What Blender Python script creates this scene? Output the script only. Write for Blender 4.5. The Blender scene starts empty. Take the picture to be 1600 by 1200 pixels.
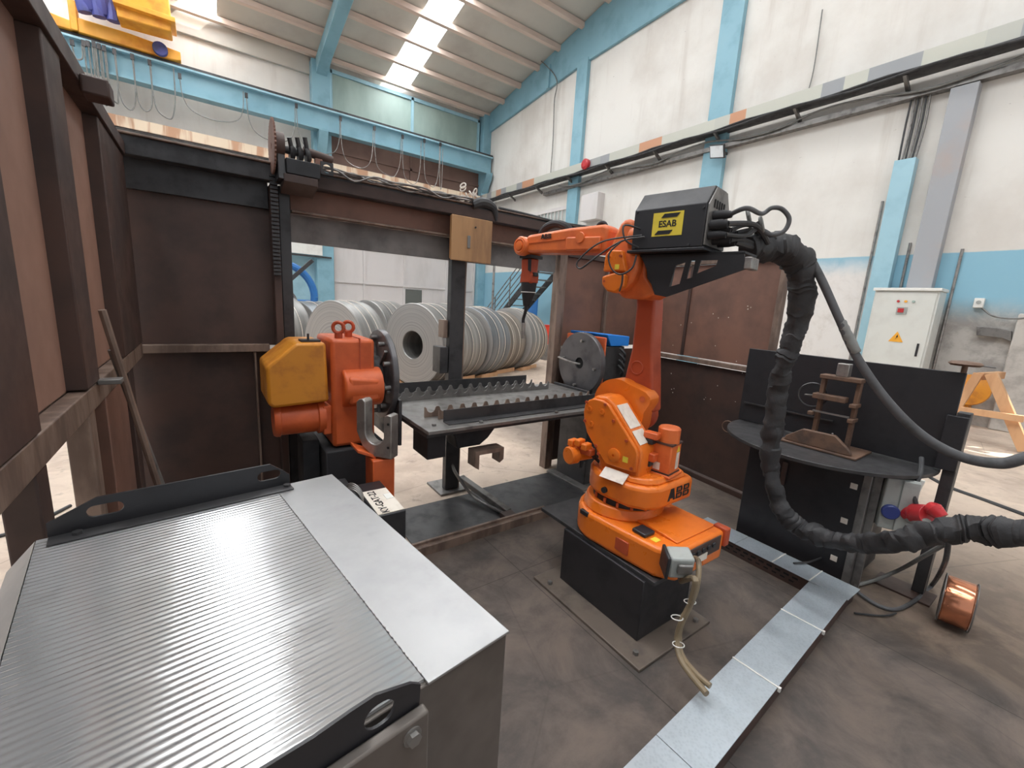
import bpy, bmesh, math, random
from mathutils import Vector, Matrix, noise
random.seed(7)
PI = math.pi
SC = bpy.context.scene
COL = SC.collection

# ------------------------------------------------------------------ camera
CAM_Z = 1.6
YAW, PITCH, ROLL = math.radians(35.756), math.radians(10.794), math.radians(3.365)
FPX = 662.57
fwd = Vector((math.sin(YAW) * math.cos(PITCH), math.cos(YAW) * math.cos(PITCH), -math.sin(PITCH)))
rgt0 = Vector((math.cos(YAW), -math.sin(YAW), 0))
up0 = rgt0.cross(fwd)
rgt = rgt0 * math.cos(ROLL) + up0 * math.sin(ROLL)
upv = -rgt0 * math.sin(ROLL) + up0 * math.cos(ROLL)
cd = bpy.data.cameras.new('camera')
cam = bpy.data.objects.new('camera', cd)
COL.objects.link(cam)
m = Matrix((rgt, upv, -fwd)).transposed().to_4x4()
m.translation = Vector((0, 0, CAM_Z))
cam.matrix_world = m
cd.sensor_width = 36
cd.lens = FPX / 1600 * 36
cd.clip_start = 0.02
cd.clip_end = 200
SC.camera = cam

# ------------------------------------------------------------------ world, view
SC.view_settings.view_transform = 'Standard'
SC.view_settings.look = 'None'
SC.view_settings.gamma = 1
SC.view_settings.use_curve_mapping = False
SC.view_settings.exposure = 0.14
SKYLIGHT = 15.0
wd = bpy.data.worlds.new('sky')
wd.use_nodes = True
wd.node_tree.nodes['Background'].inputs[0].default_value = (0.90, 0.95, 1.0, 1)
wd.node_tree.nodes['Background'].inputs[1].default_value = 0.55
SC.world = wd
sd_ = Vector((2.25, -1.05, 2.58)).normalized()       # low sun through an unseen opening cut in the gable wall for its floor patch
sl_ = bpy.data.lights.new('sun', 'SUN')
sl_.energy = 9.0
sl_.angle = math.radians(.6)
sl_.color = (1.0, .93, .80)
so_ = bpy.data.objects.new('sun', sl_)
COL.objects.link(so_)
so_.rotation_euler = sd_.to_track_quat('Z', 'Y').to_euler()
so_.location = (30, -10, 30)


def ray(px, py):
    return rgt * ((px - 800) / FPX) - upv * ((py - 600) / FPX) + fwd


def AD(px, py, d):            # point at forward depth d
    return Vector((0, 0, CAM_Z)) + ray(px, py) * d


def AX(px, py, X):
    r = ray(px, py)
    return Vector((0, 0, CAM_Z)) + r * (X / r.x)


def AY(px, py, Y):
    r = ray(px, py)
    return Vector((0, 0, CAM_Z)) + r * (Y / r.y)


def AZ(px, py, Z):
    r = ray(px, py)
    return Vector((0, 0, CAM_Z)) + r * ((Z - CAM_Z) / r.z)


# ------------------------------------------------------------------ materials
class N:
    """tiny node helper"""
    def __init__(s, name):
        s.m = bpy.data.materials.new(name)
        s.m.use_nodes = True
        s.t = s.m.node_tree
        s.b = s.t.nodes['Principled BSDF']
        s.tc = s.t.nodes.new('ShaderNodeTexCoord')

    def new(s, typ, **k):
        n = s.t.nodes.new(typ)
        for a, b in k.items():
            setattr(n, a, b)
        return n

    def put(s, sock, v):
        if isinstance(v, bpy.types.NodeSocket):
            s.t.links.new(v, sock)
        elif v is not None:
            if isinstance(v, (tuple, list)) and len(v) == 3 and sock.type == 'RGBA':
                v = (*v, 1)
            sock.default_value = v

    def noise(s, scale, detail=5, rough=0.6, stretch=None, dist=0.0):
        n = s.new('ShaderNodeTexNoise')
        n.inputs['Scale'].default_value = scale
        n.inputs['Detail'].default_value = detail
        n.inputs['Roughness'].default_value = rough
        n.inputs['Distortion'].default_value = dist
        src = s.tc.outputs['Object']
        if stretch:
            mp = s.new('ShaderNodeMapping')
            mp.inputs['Scale'].default_value = stretch
            s.put(mp.inputs[0], src)
            src = mp.outputs[0]
        s.put(n.inputs['Vector'], src)
        return n.outputs[0]

    def ramp(s, v, a, b, c0=0.0, c1=1.0):
        n = s.new('ShaderNodeMapRange')
        n.interpolation_type = 'SMOOTHSTEP'
        s.put(n.inputs[0], v)
        for i, x in ((1, a), (2, b), (3, c0), (4, c1)):
            s.put(n.inputs[i], x)
        return n.outputs[0]

    def math(s, op, a, b=None):
        n = s.new('ShaderNodeMath', operation=op)
        s.put(n.inputs[0], a)
        s.put(n.inputs[1], b)
        return n.outputs[0]

    def mix(s, f, a, b):
        n = s.new('ShaderNodeMix', data_type='RGBA')
        s.put(n.inputs[0], f)
        s.put(n.inputs[6], a)
        s.put(n.inputs[7], b)
        return n.outputs[2]

    def xyz(s):
        n = s.new('ShaderNodeSeparateXYZ')
        g = s.new('ShaderNodeNewGeometry')
        s.put(n.inputs[0], g.outputs['Position'])
        return n.outputs

    def bump(s, h, strength=0.3, dist=0.01):
        n = s.new('ShaderNodeBump')
        n.inputs['Strength'].default_value = strength
        n.inputs['Distance'].default_value = dist
        s.put(n.inputs['Height'], h)
        s.put(s.b.inputs['Normal'], n.outputs[0])

    def done(s, col, rough=0.5, metal=0.0, spec=None):
        s.put(s.b.inputs['Base Color'], col)
        s.put(s.b.inputs['Roughness'], rough)
        s.put(s.b.inputs['Metallic'], metal)
        if spec is not None:
            s.b.inputs['Specular IOR Level'].default_value = spec
        return s.m


def simple(name, c, c2=None, rough=0.5, metal=0.0, scale=6, lo=0.45, hi=0.7, bump=0.0, stretch=None, rvar=0.1, spec=None):
    n = N(name)
    nz = n.noise(scale, stretch=stretch)
    f = n.ramp(nz, lo, hi)
    col = n.mix(f, c, c2 if c2 else tuple(x * 0.75 for x in c))
    r = n.ramp(nz, 0.3, 0.7, max(rough - rvar, 0.05), min(rough + rvar, 1))
    if bump:
        n.bump(n.noise(scale * 12), bump, 0.004)
    return n.done(col, r, metal, spec)


M = {}
M['orange'] = simple('orange_paint', (0.76, 0.175, 0.016), (0.58, 0.12, 0.014), 0.34, scale=5, lo=.5, hi=.8)
M['orange_red'] = simple('orange_red_paint', (0.62, 0.115, 0.028), (0.47, 0.08, 0.02), 0.42, scale=4)
M['orange_arm'] = simple('orange_arm_paint', (0.76, 0.17, 0.04), (0.60, 0.12, 0.03), 0.4, scale=6)
M['red_and_shaded'] = simple('red_and_shaded_paint', (0.46, 0.075, 0.025), (0.36, 0.055, 0.02), 0.45, scale=5)  # red parts, and the orange lower arm with its shadow put into the colour
M['yellow_orange'] = simple('amber_paint', (0.62, 0.24, 0.02), (0.46, 0.16, 0.02), 0.42, scale=7)
M['crane_yellow'] = simple('crane_yellow', (0.85, 0.40, 0.04), (0.7, 0.27, 0.03), 0.5, scale=2)
M['crane_blue'] = simple('crane_cover_blue', (0.07, 0.08, 0.30), (0.05, 0.06, 0.14), 0.6, scale=2)
M['rust_lit'] = simple('rust_primer_lit', (0.34, 0.19, 0.14), (0.23, 0.13, 0.10), 0.6, scale=1.6, lo=.35, hi=.75, bump=.06)  # rust primer, the light on the left panels put into its colour
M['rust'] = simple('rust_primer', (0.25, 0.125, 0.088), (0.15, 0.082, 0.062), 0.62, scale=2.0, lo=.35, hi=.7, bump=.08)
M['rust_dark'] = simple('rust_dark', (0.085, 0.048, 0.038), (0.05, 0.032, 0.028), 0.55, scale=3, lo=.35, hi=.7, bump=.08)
M['rust_edge'] = simple('rust_edge', (0.25, 0.175, 0.135), (0.13, 0.085, 0.065), 0.5, scale=9, lo=.4, hi=.65, stretch=(1, 1, .3))
M['gray_sheet'] = simple('sooty_gray_sheet', (0.20, 0.185, 0.175), (0.12, 0.112, 0.108), 0.6, scale=4, lo=.4, hi=.7)
M['steel_dark'] = simple('dark_steel', (0.06, 0.058, 0.06), (0.035, 0.034, 0.036), 0.45, 0.3, scale=7, bump=.05)
M['steel_mid'] = simple('mid_steel', (0.22, 0.21, 0.20), (0.13, 0.12, 0.115), 0.45, 0.5, scale=9, bump=.05)
M['steel_raw'] = simple('raw_steel', (0.38, 0.36, 0.34), (0.22, 0.20, 0.19), 0.42, 0.8, scale=8)
M['steel_disc'] = simple('blued_disc', (0.13, 0.125, 0.13), (0.08, 0.075, 0.08), 0.4, 0.5, scale=5)
M['black'] = simple('black_paint', (0.022, 0.021, 0.024), (0.013, 0.013, 0.015), 0.45, scale=5)
M['black_matt'] = simple('black_matt', (0.028, 0.027, 0.03), (0.018, 0.018, 0.02), 0.75, scale=5)
M['cable'] = simple('cable_black', (0.04, 0.04, 0.042), (0.025, 0.025, 0.028), 0.55, scale=10)
M['cable_gray'] = simple('cable_gray', (0.20, 0.20, 0.19), (0.14, 0.14, 0.13), 0.55, scale=10)
M['leather'] = simple('sleeve_leather', (0.030, 0.029, 0.031), (0.052, 0.044, 0.038), 0.62, scale=7, lo=.55, hi=.8, bump=.5)
M['hose_gray'] = simple('hose_gray', (0.09, 0.09, 0.095), (0.06, 0.06, 0.062), 0.6, scale=10, bump=.1)
M['tan_hose'] = simple('tan_sleeve', (0.22, 0.165, 0.10), (0.10, 0.075, 0.05), 0.55, scale=9)
M['coil_face'] = simple('coil_face', (0.50, 0.49, 0.47), (0.42, 0.41, 0.40), 0.5, 0.25, scale=2)
M['hole_dark'] = simple('dark_slot', (0.01, 0.01, 0.01), None, 0.8)
M['white'] = simple('white_paint', (0.78, 0.78, 0.74), (0.70, 0.69, 0.65), 0.45, scale=3)
M['paper'] = simple('paper', (0.72, 0.66, 0.58), (0.6, 0.53, 0.45), 0.8, scale=12)
M['label'] = simple('label_white', (0.75, 0.68, 0.60), (0.62, 0.54, 0.46), 0.6, scale=20)
M['zip'] = simple('nylon_tie', (0.72, 0.70, 0.66), None, 0.5)
M['yellow'] = simple('sticker_yellow', (0.80, 0.62, 0.06), (0.70, 0.54, 0.05), 0.45, scale=10)
M['tan_box'] = simple('tan_enclosure', (0.46, 0.255, 0.115), (0.28, 0.15, 0.075), 0.5, scale=3, lo=.4, hi=.75, stretch=(3, 3, .6))
M['blue_steel'] = simple('sky_blue_paint', (0.23, 0.43, 0.52), (0.19, 0.36, 0.44), 0.5, scale=1.5)
M['pale_blue'] = simple('pale_blue_paint', (0.34, 0.55, 0.64), (0.28, 0.47, 0.56), 0.5, scale=1.5)
M['purlin'] = simple('purlin_timber_pink', (0.70, 0.57, 0.49), (0.60, 0.47, 0.40), 0.7, scale=1.2, stretch=(.3, 2, 2))
M['roof'] = simple('roof_sheet', (0.56, 0.54, 0.49), (0.48, 0.45, 0.41), 0.7, scale=.5)
M['gray_col'] = simple('gray_column_paint', (0.35, 0.36, 0.38), (0.42, 0.34, 0.30), 0.55, scale=.8, lo=.5, hi=.75)
M['enclosure'] = simple('enclosure_light_gray', (0.66, 0.67, 0.63), (0.60, 0.60, 0.56), 0.4, scale=2)
M['gray_plastic'] = simple('gray_plastic', (0.36, 0.38, 0.36), (0.27, 0.28, 0.27), 0.5, scale=10)
M['plug_red'] = simple('plug_red', (0.50, 0.03, 0.035), (0.4, 0.02, 0.03), 0.35, scale=8)
M['plug_blue'] = simple('plug_blue', (0.03, 0.05, 0.22), None, 0.4)
M['copper'] = simple('copper_wire', (0.72, 0.30, 0.17), (0.55, 0.20, 0.11), 0.25, 0.9, scale=6)
M['wood'] = simple('pine', (0.66, 0.38, 0.20), (0.52, 0.28, 0.14), 0.6, scale=4, stretch=(1, 1, .2))
M['blue_plastic'] = simple('bright_blue', (0.02, 0.25, 0.80), (0.02, 0.19, 0.66), 0.4, scale=3)
M['machine_blue'] = simple('machine_blue', (0.03, 0.18, 0.50), (0.03, 0.14, 0.4), 0.45, scale=2)
M['red_plastic'] = simple('bin_red', (0.75, 0.06, 0.03), None, 0.5)
M['vice_brown'] = simple('rusty_casting', (0.15, 0.085, 0.055), (0.08, 0.05, 0.038), 0.6, scale=9, bump=.15)
M['lamp_glass'] = simple('lamp_glass', (0.75, 0.78, 0.80), None, 0.15)
M['green_sheet'] = simple('greenish_panel', (0.36, 0.47, 0.43), (0.25, 0.34, 0.31), 0.6, scale=.7, lo=.35, hi=.7, stretch=(1, 1, .4))
M['brown_sheet'] = simple('brown_sheet', (0.20, 0.12, 0.095), (0.15, 0.085, 0.07), 0.65, scale=.6)
M['white_sheet'] = simple('white_sheet', (0.66, 0.63, 0.62), (0.55, 0.52, 0.50), 0.6, scale=.8, stretch=(1, 1, .3))
M['black_ink'] = simple('black_ink', (0.012, 0.012, 0.014), None, 0.5)
M['dark_pane'] = simple('dark_pane', (0.13, 0.14, 0.13), (0.10, 0.07, 0.07), 0.2, scale=1)
M['glass_tint'] = simple('window_grime', (0.45, 0.50, 0.48), (0.33, 0.36, 0.35), 0.2, scale=1)


def mk_galv():
    n = N('galvanised_sheet')
    v = n.new('ShaderNodeTexVoronoi')
    v.inputs['Scale'].default_value = 90
    n.put(v.inputs['Vector'], n.tc.outputs['Object'])
    f = n.ramp(v.outputs[0], 0.0, 0.7)
    nz = n.noise(9)
    c = n.mix(f, (0.47, 0.53, 0.58), (0.54, 0.60, 0.65))
    c = n.mix(n.ramp(nz, .5, .8, 0, .6), c, (0.42, 0.46, 0.50))
    n.bump(nz, .05, .004)
    return n.done(c, n.ramp(nz, .3, .7, .32, .5), .6)


M['galv'] = mk_galv()


def mk_alu(ribs):
    n = N('ribbed_aluminium' if ribs else 'plain_aluminium')
    n1 = n.noise(3.5, 6)
    n2 = n.noise(14, 6)
    c = n.mix(n.ramp(n1, .4, .7), (0.62, 0.63, 0.64), (0.54, 0.55, 0.56)) if ribs else n.mix(n.ramp(n1, .4, .7), (0.41, 0.41, 0.41), (0.34, 0.34, 0.345))
    c = n.mix(n.ramp(n2, .60, .8, 0, .5), c, (0.32, 0.31, 0.30))
    r = n.ramp(n1, .3, .7, .34, .46) if not ribs else n.ramp(n1, .3, .7, .10, .16)
    if ribs:
        s = n.new('ShaderNodeSeparateXYZ')
        n.put(s.inputs[0], n.tc.outputs['Object'])
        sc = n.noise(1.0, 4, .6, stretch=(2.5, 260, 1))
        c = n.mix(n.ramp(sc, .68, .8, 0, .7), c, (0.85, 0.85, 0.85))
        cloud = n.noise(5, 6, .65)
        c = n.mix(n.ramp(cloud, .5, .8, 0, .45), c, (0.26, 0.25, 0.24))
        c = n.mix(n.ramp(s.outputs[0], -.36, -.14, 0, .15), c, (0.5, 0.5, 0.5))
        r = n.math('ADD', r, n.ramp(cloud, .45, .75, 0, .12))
    return n.done(c, r, .68 if ribs else .8)


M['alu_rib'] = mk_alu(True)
M['alu'] = mk_alu(False)
M['alu_side'] = simple('box_side_sheet', (0.17, 0.15, 0.135), (0.10, 0.085, 0.075), 0.5, .4, scale=3, lo=.35, hi=.7)


def mk_floor():
    n = N('concrete_floor')
    x, y, z = n.xyz()[:3]
    big = n.noise(.55, 6, .6)
    mid = n.noise(3.0, 8, .65, dist=.4)
    fine = n.noise(28, 6, .7)
    c = n.mix(n.ramp(mid, .35, .7), (0.62, 0.50, 0.40), (0.46, 0.36, 0.29))
    c = n.mix(n.ramp(big, .45, .7, 0, .5), c, (0.42, 0.34, 0.28))
    # worn brown earth-stained zone east of the cable duct
    dx = n.math('SUBTRACT', x, 2.6)
    dy = n.math('SUBTRACT', y, -0.2)
    d = n.math('SQRT', n.math('ADD', n.math('MULTIPLY', dx, dx), n.math('MULTIPLY', dy, dy)))
    d = n.math('ADD', d, n.math('MULTIPLY', n.math('SUBTRACT', mid, .5), 1.6))
    brown = n.mix(n.ramp(mid, .4, .62), (0.20, 0.148, 0.112), (0.115, 0.088, 0.07))
    c = n.mix(n.ramp(d, .8, 3.6, 1, 0), c, brown)
    # soot and grease tramped over the robot cell
    wob = n.math('MULTIPLY', n.math('SUBTRACT', mid, .5), .25)
    mx = n.math('MULTIPLY', n.ramp(n.math('ADD', x, wob), 2.75, 3.0, 1, 0), n.ramp(x, -1.5, -.2))
    my = n.ramp(n.math('ADD', y, wob), 2.22, 2.45, 1, 0)
    soot = n.mix(n.ramp(mid, .35, .68), (0.145, 0.112, 0.094), (0.072, 0.062, 0.057))
    soot = n.mix(n.ramp(fine, .5, .75, 0, .5), soot, (0.13, 0.10, 0.085))
    for ax_, per, off in ((x, 1.25, .42), (y, 1.1, .93)):
        fr_ = n.math('ABSOLUTE', n.math('SUBTRACT', n.math('FRACT', n.math('DIVIDE', n.math('ADD', ax_, off), per)), .5))
        soot = n.mix(n.ramp(fr_, 0, .0035, .8, 0), soot, (0.025, 0.022, 0.02))
    spots = n.noise(11, 4, .55)
    c = n.mix(n.ramp(spots, .60, .74, 0, .35), c, (0.10, 0.08, 0.065))
    far = n.math('MULTIPLY', n.ramp(x, 2.6, 3.3), n.math('MULTIPLY', n.ramp(x, 3.9, 4.2, 1, 0), n.ramp(y, 1.2, 1.6)))
    c = n.mix(n.math('MULTIPLY', mx, my), c, soot)
    c = n.mix(n.math('MULTIPLY', far, .8), c, soot)
    # slab joints and cracks
    vo = n.new('ShaderNodeTexVoronoi', feature='DISTANCE_TO_EDGE')
    vo.inputs['Scale'].default_value = .55
    n.put(vo.inputs['Vector'], n.tc.outputs['Object'])
    c = n.mix(n.ramp(vo.outputs[0], 0, .004, .3, 0), c, (0.06, 0.05, 0.045))
    n.bump(n.math('ADD', mid, n.math('MULTIPLY', fine, .3)), .35, .02)
    return n.done(c, n.ramp(mid, .3, .7, .55, .8), 0, .35)


M['floor'] = mk_floor()


def mk_wall(name, band):
    n = N(name)
    x, y, z = n.xyz()[:3]
    big = n.noise(.5, 6, .6)
    mid = n.noise(2.2, 8, .7, dist=.3)
    streak = n.noise(1.0, 6, .6, stretch=(3, 3, .25))
    c = n.mix(n.ramp(big, .4, .7), (0.74, 0.72, 0.68), (0.62, 0.585, 0.54))
    c = n.mix(n.ramp(streak, .52, .8, 0, .55), c, (0.50, 0.45, 0.40))
    c = n.mix(n.ramp(mid, .68, .78, 0, .6), c, (0.38, 0.35, 0.32))
    scuff = n.noise(7, 4, .6, stretch=(1, 1, 2.2))
    c = n.mix(n.ramp(scuff, .70, .76, 0, .6), c, (0.26, 0.24, 0.22))
    if band:
        zz = n.math('ADD', z, n.math('MULTIPLY', n.math('SUBTRACT', mid, .5), .35))
        top = n.ramp(n.math('ADD', z, n.math('MULTIPLY', n.math('SUBTRACT', mid, .5), .04)), 2.885, 2.905, 1, 0)
        a = n.ramp(y, 2.5, 2.9, 1.95, 2.72)
        b = n.ramp(y, 10.8, 11.2, 0, -4.0)
        low = n.math('ADD', a, b)
        f = n.ramp(n.math('SUBTRACT', zz, low), -.25, .25)
        dk = n.mix(n.ramp(mid, .4, .62), (0.50, 0.48, 0.45), (0.33, 0.31, 0.29))
        sunlit = n.mix(n.ramp(mid, .45, .75), (0.74, 0.71, 0.68), (0.60, 0.56, 0.52))  # pale gray lower wall, its sunlit brightness put into the colour
        dirty = n.mix(n.ramp(y, 2.4, 3.0), dk, sunlit)  # dirty tone passes into the painted sunlit one along the wall
        cl = n.mix(f, dirty, (0.26, 0.48, 0.60))
        c = n.mix(top, c, cl)
    n.bump(mid, .12, .02)
    return n.done(c, .8, 0, .3)


M['wall_gable'] = mk_wall('gable_plaster', True)
M['wall_plain'] = mk_wall('plaster', False)


def mk_coil(nm='coil_edge_steel', ca=(0.33, 0.32, 0.305), cb=(0.17, 0.165, 0.16)):
    n = N(nm)
    st = n.noise(1.0, 6, .7, stretch=(7, .4, .4))
    c = n.mix(n.ramp(st, .35, .7), ca, cb)
    n.bump(st, .05, .002)
    return n.done(c, .42, .6)


M['coil'] = mk_coil()
M['coil_b'] = mk_coil('coil_edge_bluish', (0.25, 0.265, 0.28), (0.12, 0.13, 0.14))
M['coil_c'] = mk_coil('coil_edge_brownish', (0.33, 0.29, 0.25), (0.15, 0.13, 0.11))


def mk_coilface():
    n = N('coil_spiral_face')
    s = n.new('ShaderNodeSeparateXYZ')
    n.put(s.inputs[0], n.tc.outputs['Object'])
    r = n.math('SQRT', n.math('ADD', n.math('MULTIPLY', s.outputs[1], s.outputs[1]), n.math('MULTIPLY', s.outputs[2], s.outputs[2])))
    w = n.new('ShaderNodeTexNoise', noise_dimensions='1D')
    w.inputs['Scale'].default_value = 38
    n.put(w.inputs['W'], r)
    c = n.mix(n.ramp(w.outputs[0], .35, .7), (0.44, 0.42, 0.40), (0.34, 0.33, 0.315))
    return n.done(c, .5, .35)


M['coil_face'] = mk_coilface()


def mk_tray():
    n = N('patched_tray')
    x, y, z = n.xyz()[:3]
    p = n.math('ADD', x, y)
    a = n.new('ShaderNodeTexNoise', noise_dimensions='1D')
    a.inputs['Scale'].default_value = 1.3
    n.put(a.inputs['W'], p)
    b = n.new('ShaderNodeTexNoise', noise_dimensions='1D')
    b.inputs['Scale'].default_value = 5.3
    n.put(b.inputs['W'], n.math('ADD', n.math('SNAP', p, .37), 31.0))
    c = n.mix(n.ramp(b.outputs[0], .50, .52), (0.50, 0.50, 0.44), (0.30, 0.31, 0.32))
    c = n.mix(n.ramp(b.outputs[0], .60, .62), c, (0.52, 0.27, 0.16))
    return n.done(c, .6, .2)


M['tray'] = mk_tray()
M['grimy_plate'] = simple('grimy_plate', (0.17, 0.135, 0.11), (0.085, 0.07, 0.06), 0.5, .2, scale=5, bump=.1)
M['rough_plaster'] = simple('rough_plaster', (0.52, 0.49, 0.45), (0.38, 0.35, 0.32), 0.8, scale=4, bump=.2)
M['tray_warm_lit'] = simple('warm_lit_patched_tray', (0.80, 0.66, 0.50), (0.55, 0.32, 0.20), 0.6, scale=1.6, lo=.48, hi=.56, stretch=(1, .1, .1))  # patched tray, the strong orange light on it put into the colour


def mk_emit(name, col, st):
    n = N(name)
    n.b.inputs['Base Color'].default_value = (.8, .8, .8, 1)
    n.b.inputs['Emission Color'].default_value = (*col, 1)
    n.b.inputs['Emission Strength'].default_value = st
    return n.m


M['skylight'] = mk_emit('skylight_daylight', (0.93, 0.97, 1.0), SKYLIGHT)


# ------------------------------------------------------------------ mesh helpers
def wmat(o):
    mt = Matrix.Translation(o.location) @ o.rotation_euler.to_matrix().to_4x4()
    return wmat(o.parent) @ mt if o.parent else mt


def smooth_path(pts, n=8):
    P = [Vector(p) for p in pts]
    if len(P) < 3:
        return P
    out = []
    for i in range(len(P) - 1):
        p0 = P[max(i - 1, 0)]
        p1, p2 = P[i], P[i + 1]
        p3 = P[min(i + 2, len(P) - 1)]
        for k in range(n):
            t = k / n
            out.append(0.5 * ((2 * p1) + (p2 - p0) * t + (2 * p0 - 5 * p1 + 4 * p2 - p3) * t * t + (3 * p1 - p0 - 3 * p2 + p3) * t ** 3))
    out.append(P[-1])
    return out


class MB:
    def __init__(s):
        s.bm = bmesh.new()
        s.mi = 0

    def _faces(s, fs):
        for f in fs:
            f.material_index = s.mi

    def box(s, x0, x1, y0, y1, z0, z1, T=None):
        v = [s.bm.verts.new((x, y, z)) for x in (x0, x1) for y in (y0, y1) for z in (z0, z1)]
        s._faces([s.bm.faces.new([v[i] for i in q]) for q in ((0, 1, 3, 2), (4, 6, 7, 5), (0, 4, 5, 1), (2, 3, 7, 6), (0, 2, 6, 4), (1, 5, 7, 3))])
        if T:
            for a in v:
                a.co = T @ a.co
        return s

    def prism(s, pts, lo, hi, axis, scale_hi=1.0, T=None):
        def mp(p, h):
            return {'x': (h, p[0], p[1]), 'y': (p[0], h, p[1]), 'z': (p[0], p[1], h)}[axis]
        cx = sum(p[0] for p in pts) / len(pts)
        cy = sum(p[1] for p in pts) / len(pts)
        a = [s.bm.verts.new(mp(p, lo)) for p in pts]
        b = [s.bm.verts.new(mp((cx + (p[0] - cx) * scale_hi, cy + (p[1] - cy) * scale_hi), hi)) for p in pts]
        n = len(pts)
        fs = [s.bm.faces.new(a), s.bm.faces.new(b[::-1])]
        for i in range(n):
            fs.append(s.bm.faces.new((a[i], b[i], b[(i + 1) % n], a[(i + 1) % n])))
        s._faces(fs)
        if T:
            for q in a + b:
                q.co = T @ q.co
        return s

    def tube(s, pts, r, n=10, cap=True):
        P = [Vector(p) for p in pts]
        m_ = len(P)
        R = r if isinstance(r, (list, tuple)) else [r] * m_
        t0 = (P[1] - P[0]).normalized()
        ref = Vector((0, 0, 1)) if abs(t0.z) < .9 else Vector((1, 0, 0))
        u = t0.cross(ref).normalized()
        rings = []
        for i in range(m_):
            t = (P[min(i + 1, m_ - 1)] - P[max(i - 1, 0)]).normalized()
            u = (u - t * u.dot(t)).normalized()
            w = t.cross(u)
            rings.append([s.bm.verts.new(P[i] + (u * math.cos(2 * PI * k / n) + w * math.sin(2 * PI * k / n)) * R[i]) for k in range(n)])
        fs = []
        for a, b in zip(rings, rings[1:]):
            for k in range(n):
                fs.append(s.bm.faces.new((a[k], a[(k + 1) % n], b[(k + 1) % n], b[k])))
        if cap:
            fs.append(s.bm.faces.new(rings[0][::-1]))
            fs.append(s.bm.faces.new(rings[-1]))
        s._faces(fs)
        return s

    def cyl(s, p0, p1, r, r2=None, n=28):
        return s.tube([p0, p1], [r, r if r2 is None else r2], n)

    def lathe(s, prof, c, axis, n=48):
        """prof: list of (radius, height along axis)"""
        c = Vector(c)
        ax = Vector(axis).normalized()
        u = ax.cross(Vector((0, 0, 1)) if abs(ax.z) < .9 else Vector((1, 0, 0))).normalized()
        w = ax.cross(u)
        rings = []
        for r, h in prof:
            rings.append([s.bm.verts.new(c + ax * h + (u * math.cos(2 * PI * k / n) + w * math.sin(2 * PI * k / n)) * max(r, 1e-4)) for k in range(n)])
        fs = []
        for a, b in zip(rings, rings[1:]):
            for k in range(n):
                fs.append(s.bm.faces.new((a[k], a[(k + 1) % n], b[(k + 1) % n], b[k])))
        s._faces(fs)
        return s

    def torus(s, c, axis, R, r, n=28, m_=10, a0=0, a1=2 * PI):
        c = Vector(c)
        ax = Vector(axis).normalized()
        u = ax.cross(Vector((0, 0, 1)) if abs(ax.z) < .9 else Vector((1, 0, 0))).normalized()
        w = ax.cross(u)
        full = abs(a1 - a0 - 2 * PI) < 1e-3
        pts = [c + (u * math.cos(a0 + (a1 - a0) * k / n) + w * math.sin(a0 + (a1 - a0) * k / n)) * R for k in range(n + 1)]
        return s.tube(pts, r, m_, cap=not full)

    def plate(s, outline, holes, lo, hi, axis, T=None):
        cu = bpy.data.curves.new('tmp', 'CURVE')
        cu.dimensions = '2D'
        cu.fill_mode = 'BOTH'
        cu.extrude = (hi - lo) / 2
        for loop in [outline] + holes:
            sp = cu.splines.new('POLY')
            sp.points.add(len(loop) - 1)
            for i, p in enumerate(loop):
                sp.points[i].co = (p[0], p[1], 0, 1)
            sp.use_cyclic_u = True
        ob = bpy.data.objects.new('tmp', cu)
        me = bpy.data.meshes.new_from_object(ob)
        mid = (lo + hi) / 2
        nv = len(s.bm.verts)
        nf = len(s.bm.faces)
        s.bm.from_mesh(me)
        s.bm.verts.ensure_lookup_table()
        s.bm.faces.ensure_lookup_table()
        for v in s.bm.verts[nv:]:
            a, b, h = v.co
            h += mid
            v.co = {'x': (h, a, b), 'y': (a, h, b), 'z': (a, b, h)}[axis]
            if T:
                v.co = T @ v.co
        s._faces(s.bm.faces[nf:])
        bpy.data.objects.remove(ob)
        bpy.data.curves.remove(cu)
        bpy.data.meshes.remove(me)
        return s

    def text(s, body, size, T, depth=.001, bold=.0):
        cu = bpy.data.curves.new('tmp', 'FONT')
        cu.body = body
        cu.size = size
        cu.extrude = depth
        cu.offset = bold
        cu.align_x = 'CENTER'
        cu.align_y = 'CENTER'
        ob = bpy.data.objects.new('tmp', cu)
        me = bpy.data.meshes.new_from_object(ob)
        nv = len(s.bm.verts)
        nf = len(s.bm.faces)
        s.bm.from_mesh(me)
        s.bm.verts.ensure_lookup_table()
        s.bm.faces.ensure_lookup_table()
        for v in s.bm.verts[nv:]:
            v.co = T @ v.co
        s._faces(s.bm.faces[nf:])
        bpy.data.objects.remove(ob)
        bpy.data.curves.remove(cu)
        bpy.data.meshes.remove(me)
        return s

    def build(s, name, mat, parent=None, bevel=0.0, local=False, seg=2, flat=False, origin=None):
        bmesh.ops.recalc_face_normals(s.bm, faces=s.bm.faces[:])
        me = bpy.data.meshes.new(name)
        ob = bpy.data.objects.new(name, me)
        COL.objects.link(ob)
        if parent:
            ob.parent = parent
            if not local:
                inv = wmat(parent).inverted()
                for v in s.bm.verts:
                    v.co = inv @ v.co
        elif s.bm.verts:
            xs = [v.co for v in s.bm.verts]
            c = Vector(origin) if origin else Vector(((min(v.x for v in xs) + max(v.x for v in xs)) / 2,
                        (min(v.y for v in xs) + max(v.y for v in xs)) / 2, min(v.z for v in xs)))
            for v in s.bm.verts:
                v.co -= c
            ob.location = c
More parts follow.
